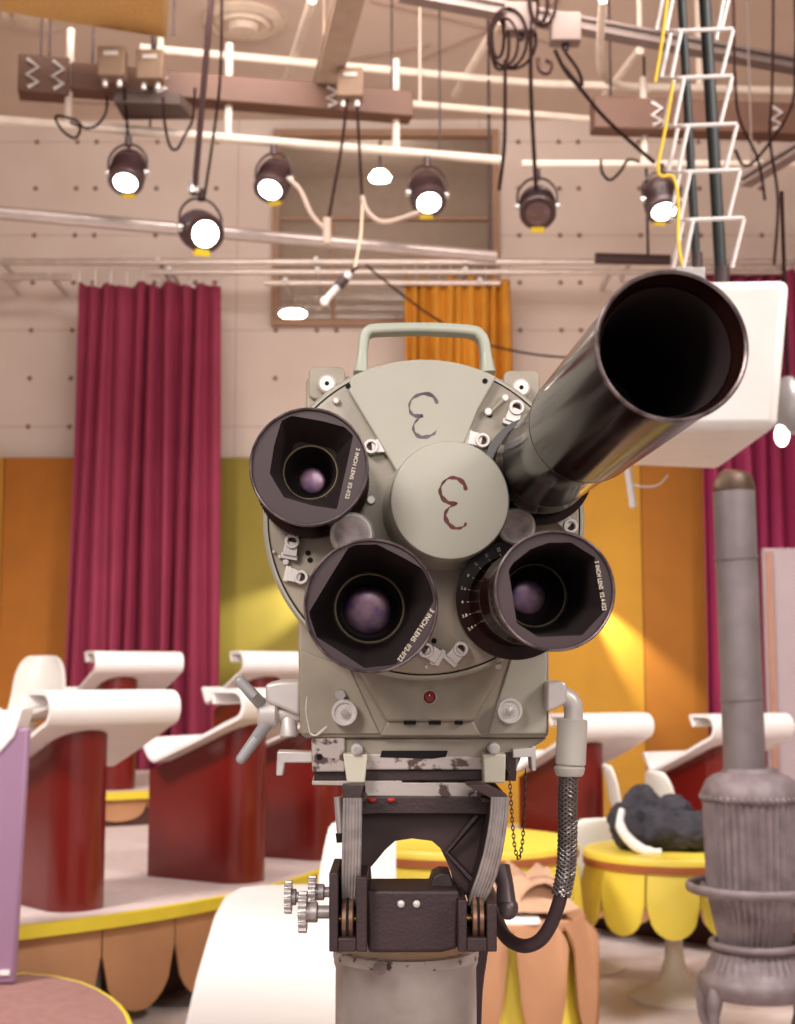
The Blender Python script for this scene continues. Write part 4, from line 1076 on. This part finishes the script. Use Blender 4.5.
# telephoto upper right
ztele=1.55-.95; ct=L(672,345.5,ztele); Rt=78.3*S(ztele)
tb=L(538,471,.03); axd=(Vector((ct.x,ct.y,ztele))-tb).normalized(); tb0=tb-axd*(.03/axd.z)
Mt=Matrix.Translation(tb0)@axd.to_track_quat('Z','Y').to_matrix().to_4x4()
ztele=(Vector((ct.x,ct.y,ztele))-tb0).length
o=MB().lathe([(0,.004),(.052,.004),(.052,.018),(.0605,.02),(.0605,.034),(.0515,.0343),(.048,.042),(.047,.055),(.052,.06),(.052,.075),(Rt*.90,.085),(Rt*.90,.105),(Rt*.94,.11),(Rt*.94,.300),(Rt*.985,.302)],Mt,128).build('telephoto_barrel',blackm,tv)
MB().lathe([(Rt*.87,.302),(Rt*.995,.302),(Rt,.306),(Rt,.310),(Rt,ztele-.004),(Rt+.0012,ztele-.003),(Rt+.001,ztele-.0004),(Rt,ztele),(Rt-.0012,ztele-.0004),(Rt-.002,ztele-.006),(Rt-.0035,ztele-.012),(Rt-.005,ztele-.016),(Rt-.0055,ztele-.05),(Rt-.006,.31),(Rt*.87,.31)],Mt,160,closed=True).build('long_lens_hood',blackm,o)
MB().lathe([(Rt-.0065,ztele-.018),(Rt-.0062,.174)],Mt,128).build('hood_lining',innerm,o) if False else None
MB().lathe([(0,.18),(Rt*.5,.18),(Rt*.52,.2),(Rt*.62,.2),(Rt*.64,.22),(Rt*.8,.22),(Rt*.82,.24),(Rt*.9,.24),(Rt-.0066,.26)],Mt,96,cap=False).build('inner_baffles',innerm,o)
MB().lathe([(Rt-.0062,ztele-.019),(Rt-.0068,ztele-.02),(Rt-.0068,.26)],Mt,96,cap=False).build('matt_lining',innerm,o)
MB().sphere((0,0,.175),Rt*.5,(1,1,.25),40,16,Mt).build('front_glass',mat('dark telephoto glass','241824',.1,0,.2,20),o)
MB().lathe([(Rt-.0018,ztele-.0002),(Rt-.0002,ztele+.0008),(Rt+.0012,ztele-.0002)],Mt,160,cap=False).build('worn_rim_highlight',mat('worn rim highlight metal','8a7c7a',.35,.6,.3,60,col2='4a3a3c'),o)
# lettering inside the hood
tx='LENS 400mm  f/4.5'
for i,chh in enumerate('SIMPLY FITTED'[:0]): pass
arcm=MB()
for i in range(22):
    if i in (9,10,11): continue
    a=math.radians(196+ i*2.6); r_=Rt*.74
    arcm.box((0,0,0),(.0024,.0011,.0004),Mt@Matrix.Translation((r_*math.cos(a),r_*math.sin(a),.2215))@Matrix.Rotation(a+PI/2,4,'Z'))
arcm.build('worn_lettering',whitetxt,o,smooth=False)
scale_marks(L(538,471,.035),.0560,.0350,212,282,['15','10','7','5','4','3','2.5'],.0045,o)
# seam band
MB().lathe([(Rt*.999,.302),(Rt*1.006,.303),(Rt*1.006,.3045),(Rt*.999,.306)],Mt,128).build('hood_seam',mat('dark red brown metal','55403e',.3,.5),o)
# ------------------------------------------------ base plates under housing
zq=-.05
MB().prism(Pl([(312,752),(519,758),(517,770),(312,770)],zq),-.5,zq).build('mounting_plate',chipped,tv,bevel=.002)
MB().prism(Pl([(312,738),(345,738),(345,772),(312,772)],zq+.003),-.3,zq+.003).build('mounting_plate',chipped,tv,bevel=.002)
MB().prism(Pl([(314,769.5),(517,770),(516,781),(314,781)],zq-.006),-.48,zq-.006).build('dovetail_rail',dark,tv,bevel=.002)
MB().prism(Pl([(312,781),(402,781),(402,783),(480,783),(480,797),(365,796),(365,786),(312,785)],zq),-.46,zq).build('sliding_plate',chipped,tv,bevel=.001)
MB().prism(Pl([(382,751),(448,751),(446,757),(432,759),(380,757.5)],zq+.003),-.10,zq+.0005).build('adjuster_slot',slot,tv,smooth=False)
p=L(319.5,757,zq+.004); MB().cyl((p.x,p.y,zq-.01),(p.x,p.y,zq+.0036),.0036,n=16).build('bolt_hole',slot,tv)
for (x0,x1,xb0,xb1,cx,cy) in ((343,368,347,365,357,750),(483,506,484,505,494.5,749)):
    z=zq+.02
    MB().prism(Pl([(x0,754),(x1,754),(xb1,783),(xb0,783)],z),zq-.01,z).build('clamp_block',cream,tv,bevel=.0018)
    p=L(cx,cy,z+.004); o=MB().cyl((p.x,p.y,zq),(p.x,p.y,z+.004),.0068,n=20,bev=.0015).build('clamp_bolt',satin,tv)
    MB().cyl((p.x,p.y,z+.0035),(p.x,p.y,z+.0062),.0042,n=6).build('bolt_head',silver,o)
# side bracket right with chain, left bracket
z=zq+.012
MB().prism(Pl([(513,749),(532,748),(532,746),(536,746),(536,771),(532,771),(531,757),(513,758)],z),z-.03,z).build('chain_bracket',satin,tv,bevel=.001)
MB().prism(Pl([(506,753),(516,753),(516,781),(508,781)],z-.005),z-.04,z-.005).build('dark_spacer',dark,tv,bevel=.001)
MB().prism(Pl([(277,751),(313,752),(313,763),(285,763),(283,776),(276,776)],z-.05),z-.08,z-.05).build('cue_bracket',satin,tv,bevel=.002)
def chain_pts(px0,py0,px1,py1,zc,sag):
    return
links=MB()
pp=[L(509,768,z),L(511,800,z),L(513,830,z),L(515,848,z),L(518.5,859,z),L(522,846,z),L(524,820,z),L(525,795,z),L(525.5,768,z)]
pp=catmull(pp,10)
# resample
d=0; samples=[pp[0]]; step=.0046
for a_,b2 in zip(pp,pp[1:]):
    seg=(b2-a_).length; t=0
    while d+seg-t>=step:
        t+=step-d; d=0; samples.append(a_.lerp(b2,min(1,t/seg)))
        if seg-t<=0: break
    d+=max(0,seg-t)
for i in range(len(samples)-1):
    a_,b2=samples[i],samples[i+1]; t=(b2-a_).normalized(); n1=Vector((0,0,1)) if i%2 else t.cross(Vector((0,0,1))).normalized()
    c_=(a_+b2)/2
    links.tube([c_+t*.0034*math.cos(k*PI/4)+n1*.0017*math.sin(k*PI/4) for k in range(8)],.0006,n=5,close=True)
ch_o=links.build('safety_chain',mat('dark brass chain','5e4a3c',.4,.6),tv)
# cable elbow on the right side of the camera
ze=-.03
sp=S(ze)
e1=L(549,690,ze); 
MB().prism([(x,y) for x,y in Pl([(547,682),(563,681),(567,684),(567,702),(558,708),(547,712)],ze+.015)],ze-.03,ze+.015).build('cable_outlet',satin,tv,bevel=.004)
MB().tube([L(558,695,ze-.005),L(566,697,ze-.005),L(572,703,ze-.005),L(573.5,713,ze-.005),L(573,724,ze-.005)],9.5*sp,n=20,smooth=5).build('cable_elbow',satin,tv)
ca=[L(572.5,719,ze),L(570.5,765,ze)]
o=MB().cyl(ca[0],ca[1],15*sp,n=36,bev=.0015).build('cable_collar',mat('pale grey enamel','c6bfb6',.4,0,.05,20),tv)
MB().cyl(L(569.5,766,ze),L(569.5,776,ze),15.5*sp,14*sp,n=36,bev=.002).cyl(L(569.5,762,ze),L(569.5,767,ze),12.5*sp,n=36).build('locking_ring',mat('pale grey enamel','c6bfb6',.4),o)
hz=ze
hose=[L(568.5,772,hz),L(567.5,800,hz),L(567.5,835,hz),L(566,870,hz),L(561,895,hz),L(552,922,hz-.01),L(540,940,hz-.02),L(524,946,hz-.03),L(508,939,hz-.05),L(499,925,hz-.08),L(494,905,hz-.13),L(488,890,hz-.2)]
hc=catmull(hose,6)
MB().tube(hc,7.0*sp,n=16).build('camera_hose',rubber,tv)
# braid : helical strips on the straight section
cen=catmull(hose[:5],24); bd=MB()
# arclength
al=[0]
for a_,b2 in zip(cen,cen[1:]): al.append(al[-1]+(b2-a_).length)
tot=al[-1]
def pt(s_):
    for i in range(len(al)-1):
        if al[i+1]>=s_: 
            f=(s_-al[i])/max(1e-9,al[i+1]-al[i]); return cen[i].lerp(cen[i+1],f),(cen[i+1]-cen[i]).normalized()
    return cen[-1],(cen[-1]-cen[-2]).normalized()
RB=8.6*sp
for dirn in (1,-1):
    for k in range(8):
        P_=[]; n_=90
        for i in range(n_+1):
            s_=tot*i/n_; c_,t=pt(s_); n1=Vector((0,0,1)); n1=(n1-t*n1.dot(t)).normalized(); n2=t.cross(n1)
            a=dirn*(s_/.030*2*PI)*.75+k*PI/4
            rr2=RB*(1+.05*math.sin(a*4+ (0 if dirn>0 else PI)))
            P_.append(c_+(n1*math.cos(a)+n2*math.sin(a))*rr2)
        bd.tube(P_,.00135,n=5)
bd.build('armour_braid',braid,tv)
# crank on the left side
zc=-.09
MB().prism(Pl([(265,684),(280,681),(300,681),(300,716),(290,712),(266,702)],zc+.02),zc-.06,zc+.02).build('crank_gearbox',satin,tv,bevel=.004)
cr=MB().cyl(L(258,713,zc),L(278,713,zc),.018,n=24,bev=.003).cyl(L(276,713,zc),L(300,714,zc),.010,n=16).build('crank_hub',satin,tv)
for a_,b2,r0,r1 in (((240,681),(264,707),5.2,6.5),((241,759),(268,722),5.2,7.0)):
    zz_=zc+.03
    MB().tube([L(*a_,zz_),L((a_[0]+b2[0])/2,(a_[1]+b2[1])/2,zz_),L(*b2,zc)],[r0*S(zz_),(r0+.8)*S(zz_),r1*S(zz_)],n=16).sphere(L(*a_,zz_),r0*S(zz_),n=14,m=8).build('crank_grip',mat('grey crank grip','b0abac',.45,.1),cr)
MB().cyl(L(288,712,zc),L(289,737,zc),.009,.011,n=16,bev=.002).build('crank_knob',satin,cr)
# =================================================================== PEDESTAL
YP=1.66
ped=empty('camera_pedestal',(WY(410,950,YP).x,YP,0)); pb=ped.location.copy()
tag(ped,'steel camera pedestal column with dark cast cradle head holding the television camera','pedestal')
def Q2(px,py,Y): return WY(px,py,Y)-pb
colr=69/F*YP*1.0
ctop=Q2(406,955,YP-.02).z
cxp=Q2(406,985,YP).x
MB().lathe([(colr,0.06),(colr,ctop-.02),(colr+.002,ctop-.015),(colr+.002,ctop),(0,ctop)],Matrix.Translation((cxp,.02,0)),96).build('column',steel,ped)
MB().lathe([(.42,0),(.42,.03),(.38,.06),(.2,.09),(.11,.14),(0,.14)],Matrix.Translation((cxp,.02,0)),64).build('pedestal_base',dark,ped)
MB().lathe([(colr-.01,ctop-.011),(colr+.0015,ctop-.011),(colr+.003,ctop-.008),(colr+.003,ctop+.001),(colr-.01,ctop+.001)],Matrix.Translation((cxp,.02,0)),96,closed=True).build('column_collar',chipped,ped)
o=MB().cyl(Q2(380,968,YP-.09)+Vector((0,.0,0)),Q2(380,968,YP-.05),.0075,n=20).build('locking_hole',mat('brown stud','6a5350',.5,.3),ped)
def hex_prism(pts,Y0,Y1):
    """front outline in pixels at depth Y0, extruded straight back to Y1"""
    a=[Q2(x,y,Y0) for x,y in pts]; n=len(a); b=[Vector((p.x,p.y+(Y1-Y0),p.z)) for p in a]
    return MB().add(a+b,[list(range(n)),list(range(n,2*n))[::-1]]+[(i,(i+1)%n,n+(i+1)%n,n+i) for i in range(n)])
Yh=1.55
# base casting
hex_prism([(366,890),(456,890),(460,892),(458,949),(440,953),(368,953)],Yh,Yh+.09).build('head_block',dark,ped,bevel=.004)
hex_prism([(429,889),(433,877),(440,873),(450,874),(455,889)],Yh+.03,Yh+.09).build('block_lug',dark,ped,bevel=.002)
for px,py in ((401,904),(416.5,904)):
    MB().sphere(Q2(px,py,Yh-.001),.0042,(1,.6,1),14,8).build('block_screw',satin,ped)
# forks: U-brackets with opening
def fork(x0,x1,y0,y1,ix0,ix1,iy0,iy1,name):
    mb=MB()
    for pts in ([(x0,y0),(ix0,y0),(ix0,y1),(x0,y1)],[(ix1,y0+4),(x1,y0+4),(x1,y1),(ix1,y1)],[(ix0,iy1),(ix1,iy1),(ix1,y1),(ix0,y1)]):
        s_=hex_prism(pts,Yh-.02,Yh+.10); mb.add(s_.v,s_.f)
    s_=hex_prism([(ix0,iy0),(ix1,iy0),(ix1,iy1),(ix0,iy1)],Yh+.06,Yh+.09); mb.add(s_.v,s_.f)
    mb.build(name,dark,ped,bevel=.0015)
fork(329,367,873,952,338,356,885,938,'roller_fork')
fork(458,497,900,952,467,487,905,938,'roller_fork')
for cx,cy,tilt in ((348,919,.06),(477.5,918,-.05)):
    c_=Q2(cx,cy,Yh+.01); o=MB().cyl(c_-Vector((.0065,0,0)),c_+Vector((.0065,0,0)),.024,n=40,bev=.001).build('cam_roller',mat('worn copper roller','8f6a56',.35,.6,.15,40),ped)
    MB().lathe([(.0245,-.0015),(.0252,0),(.0245,.0015)],Matrix.Translation(c_)@Matrix.Rotation(PI/2,4,'Y'),40).build('roller_groove',slot,o)
    MB().cyl(c_-Vector((.013,.0,0)),c_+Vector((.013,.0,0)),.0042,n=14).build('roller_axle',brass,o)
# curved cam plates
def cam(xs_edge,name,inner_side):
    """xs_edge: list of (xl,xr,y,Y) front strip ; plate goes back from the strip"""
    vs=[];fs=[]
    for (xl,xr,y,Y,bk) in xs_edge:
        a=Q2(xl,y,Y); b=Q2(xr,y,Y); vs+=[a,b,Vector((b.x,b.y+bk,b.z)),Vector((a.x,a.y+bk,a.z))]
    n=len(xs_edge)
    for i in range(n-1):
        for k in range(4): fs.append((4*i+k,4*i+(k+1)%4,4*i+4+(k+1)%4,4*i+4+k))
    fs+=[(0,1,2,3),tuple(4*(n-1)+k for k in (3,2,1,0))]
    o=MB().add(vs,fs).build(name,dark,ped)
    gr=MB(); 
    for f in (.0,.22,.42,.62,.8,1.0):
        P_=[]
        for (xl,xr,y,Y,bk) in xs_edge: 
            P_.append(Q2(xl+(xr-xl)*(.04+.92*f),y,Y-.0005))
        gr.tube(P_,.0014 if f not in (0,1.0) else .0020,n=6)
    gr.build('machined_ridge',ridged,o)
    vs2=[];
    mb2=MB()
    for (xl,xr,y,Y,bk) in xs_edge: vs2+= [Q2(xl,y,Y-.0008),Q2(xr,y,Y-.0008),Q2(xr,y,Y+.002),Q2(xl,y,Y+.002)]
    mb2.add(vs2,fs).build('cam_edge',ridged,o)
Yk=1.52
cam([(344,361,798,Yk,.22),(343.5,361,820,Yk+.002,.22),(343,360.5,850,Yk+.008,.2),(342.5,359.5,880,Yk+.02,.16),(343,357,905,Yk+.04,.08)],'tilt_cam_plate',1)
cam([(492,508,797,Yk,.22),(491,507,815,Yk+.001,.22),(488,504.5,835,Yk+.004,.21),(484,501,855,Yk+.010,.2),(478,496,875,Yk+.02,.17),(472,489,892,Yk+.03,.12),(469,482,905,Yk+.04,.08)],'tilt_cam_plate',-1)
# top saddles and arch casting
hex_prism([(341,787),(364,786),(361,799),(344,799)],Yk,Yk+.05).build('saddle_cap',dark,ped,bevel=.001)
hex_prism([(466,785),(483,784),(509,797),(492,799)],Yk,Yk+.05).build('saddle_cap',mat('dark cast web','462f30',.55),ped,bevel=.001)
hex_prism([(342,797),(365,797),(366,803),(343,803)],Yk+.02,Yk+.2).build('saddle_block',dark,ped,bevel=.002)
hex_prism([(480,797),(508,797),(507,803),(482,803)],Yk+.02,Yk+.2).build('saddle_block',dark,ped,bevel=.002)
arch=[(361,790),(488,790),(489,850),(477,893),(460,893),(451,868),(445,850),(434,841),(420,838),(402,838),(394,841),(383,853),(370,866),(372,882),(366,893),(356,893)]
# build arch as two side webs + top to keep faces simple
A=Yk+.10
def quadstrip(outer,inner,Y0,Y1):
    n=len(outer); vs=[]
    for Y in (0,Y1-Y0):
        for (x,y) in outer: p=Q2(x,y,Y0); vs.append(Vector((p.x,p.y+Y,p.z)))
        for (x,y) in inner: p=Q2(x,y,Y0); vs.append(Vector((p.x,p.y+Y,p.z)))
    fs=[];m=2*n
    for i in range(n-1):
        fs.append((i,i+1,n+i+1,n+i)); fs.append((m+i,m+n+i,m+n+i+1,m+i+1)); fs.append((i,m+i,m+i+1,i+1)); fs.append((n+i,n+i+1,m+n+i+1,m+n+i))
    fs.append((0,n,m+n,m)); fs.append((n-1,m+n-1,m+2*n-1,2*n-1))
    return MB().add(vs,fs)
outer=[(359,895),(359,860),(359,840),(359,806),(380,793),(420,793),(460,793),(490,806),(489,840),(483,865),(474,895)]
inner=[(372,895),(370,868),(377,860),(385,850),(395,841),(412,838.5),(432,841),(440,848),(446,860),(451,872),(456,895)]
quadstrip(outer,inner,A,A+.035).build('cradle_arch',mat('dark cast web','462f30',.55,.1,.08,20,.12,260),ped)
quadstrip([(362,799),(380,798),(420,798),(460,798),(488,799)],[(362,814),(380,813),(420,813),(460,813),(488,814)],A-.03,A).build('arch_ledge',dark,ped)
for px in (372,391): MB().sphere(Q2(px,800,A-.035),.005,(1,.5,.6),12,8).build('red_wire_nut',mat('red plastic','a82a1c',.4),ped)
# diagonal ribs on right cam inner face
MB().tube([Q2(478,815,A-.02),Q2(447,852,A-.01),Q2(474,882,A-.02)],.004,n=6).build('casting_rib',dark,ped)
# drag rods each side
MB().cyl(Q2(338,797,Yk+.03),Q2(341,835,Yk+.03),4.2/F*Yk,n=14).build('drag_rod',silver,ped)
MB().cyl(Q2(340.5,833,Yk+.028),Q2(341.5,842,Yk+.028),5/F*Yk,n=14).build('rod_end',slot,ped)
# right rear linkage
mb=MB().tube([Q2(500,868,1.66),Q2(505,885,1.65),Q2(506,905,1.64)],[.012,.010,.012],n=12).build('brake_lever',mat('dull linkage metal','77696a',.4,.5),ped)
MB().sphere(Q2(508,908,1.64),.012,(1,1,1.1),16,10).build('lever_knob',mat('dull linkage metal','77696a',.4,.5),mb)
MB().tube([Q2(480,945,1.75),Q2(478,960,1.75),Q2(474,990,1.75),Q2(472,1040,1.75)],.011,n=10,smooth=3).build('lower_hose',rubber,ped)
# gear knobs at left
def gearknob(cx,cy,w_px,h_px,sx0,sx1,Y=1.58,par=None):
    p=Q2(cx,cy,Y); R=h_px/2/F*Y; hw_=w_px/2/F*Y
    M=Matrix.Translation(p)@Matrix.Rotation(PI/2,4,'Y')
    vs=[];fs=[];n=12;N=n*6
    for z in (-hw_,hw_):
        for i in range(N):
            a=2*PI*i/N; r_=R*(1 if math.cos(n*a)>-.1 else .84); vs.append((r_*math.cos(a),r_*math.sin(a),z))
    for i in range(N): j=(i+1)%N; fs.append((i,j,N+j,N+i))
    fs+=[list(range(N))[::-1],list(range(N,2*N))]
    o=MB().add(vs,fs,M).build('adjusting_knob',silver,ped,bevel=.0006)
    a_,b2=Q2(sx0,cy,Y),Q2(sx1,cy,Y)
    MB().cyl(a_,a_.lerp(b2,.45),R*.5,n=20,bev=.001).cyl(a_.lerp(b2,.4),b2,R*.32,n=16).build('knob_shaft',ridged,o)
gearknob(288.5,897,7,32,291,303,1.60)
gearknob(312.5,892,7.5,32,315,336,1.62)
gearknob(303,912,8,40,306,332,1.56)
# =================================================================== LIGHTS
def area(name,loc,target,size,power,col,sy=None):
    l=bpy.data.lights.new(name,'AREA'); l.energy=power; l.color=col; l.size=size
    if sy: l.shape='RECTANGLE'; l.size_y=sy
    o=bpy.data.objects.new(name,l); C.objects.link(o); o.location=loc
    o.rotation_euler=(Vector(target)-Vector(loc)).to_track_quat('-Z','Y').to_euler(); return o
warm=(1,.94,.90)
area('studio_key_light',(-1.6,-1.2,3.6),(0,2,1.6),1.0,100,warm)
area('front_fill_light',(.5,-2.2,2.7),(0,1.6,1.5),1.0,34,warm)  # unseen frontal fill, added to brighten the turret and lens glass
area('studio_fill_light',(2.6,-.4,3.6),(0,1.6,1.7),.8,60,warm)

area('wall_wash_light',(0,8.5,6.6),(0,14,2.2),5.0,230,(1,.91,.86),1.0)
area('ceiling_bounce_light',(0,10.2,3.2),(0,12,7.5),6.0,46,(1,.86,.78),3)
def spot(name,loc,target,power,ang,col,blend=.6,r=.05):
    l=bpy.data.lights.new(name,'SPOT'); l.energy=power; l.spot_size=ang; l.spot_blend=blend; l.color=col; l.shadow_soft_size=r
    o=bpy.data.objects.new(name,l); C.objects.link(o); o.location=loc; o.rotation_euler=(Vector(target)-Vector(loc)).to_track_quat('-Z','Y').to_euler(); return o
spot('stage_light',(-4.0,3.2,6.6),(-1.6,8.6,.6),2300,math.radians(74),warm,.5,.8)
spot('stage_light',(3.6,3.2,6.6),(1.4,8.2,.6),2100,math.radians(74),warm,.5,.8)
a=WY(395,545,13.62); t_=WY(235,632,13.85)
spot('backdrop_spot',a,t_,1000,math.radians(24),(1,.97,.72),.9,.03)
a=WY(560,560,13.62); t_=WY(668,700,13.85)
spot('backdrop_spot',a,t_,620,math.radians(24),(1,.95,.6),.9,.03)
wd=bpy.data.worlds.new('studio'); scn.world=wd; wd.use_nodes=True
bg=wd.node_tree.nodes['Background']; bg.inputs[0].default_value=(1,.91,.88,1); bg.inputs[1].default_value=.38
# =================================================================== CAMERA
cd=bpy.data.cameras.new('photo_camera'); co=bpy.data.objects.new('photo_camera',cd); C.objects.link(co)
co.location=CAM; co.rotation_euler=(PI/2+PITCH,0,0)
cd.sensor_fit='VERTICAL'; cd.sensor_height=1024/F*50; cd.lens=50; cd.clip_start=.02; cd.clip_end=60
cd.dof.use_dof=True; cd.dof.focus_distance=1.5; cd.dof.aperture_fstop=10
scn.camera=co
vs_=scn.view_settings; scn.display_settings.display_device='sRGB'
vs_.view_transform='Standard'; vs_.look='None'; vs_.gamma=1; vs_.exposure=0; vs_.use_curve_mapping=False
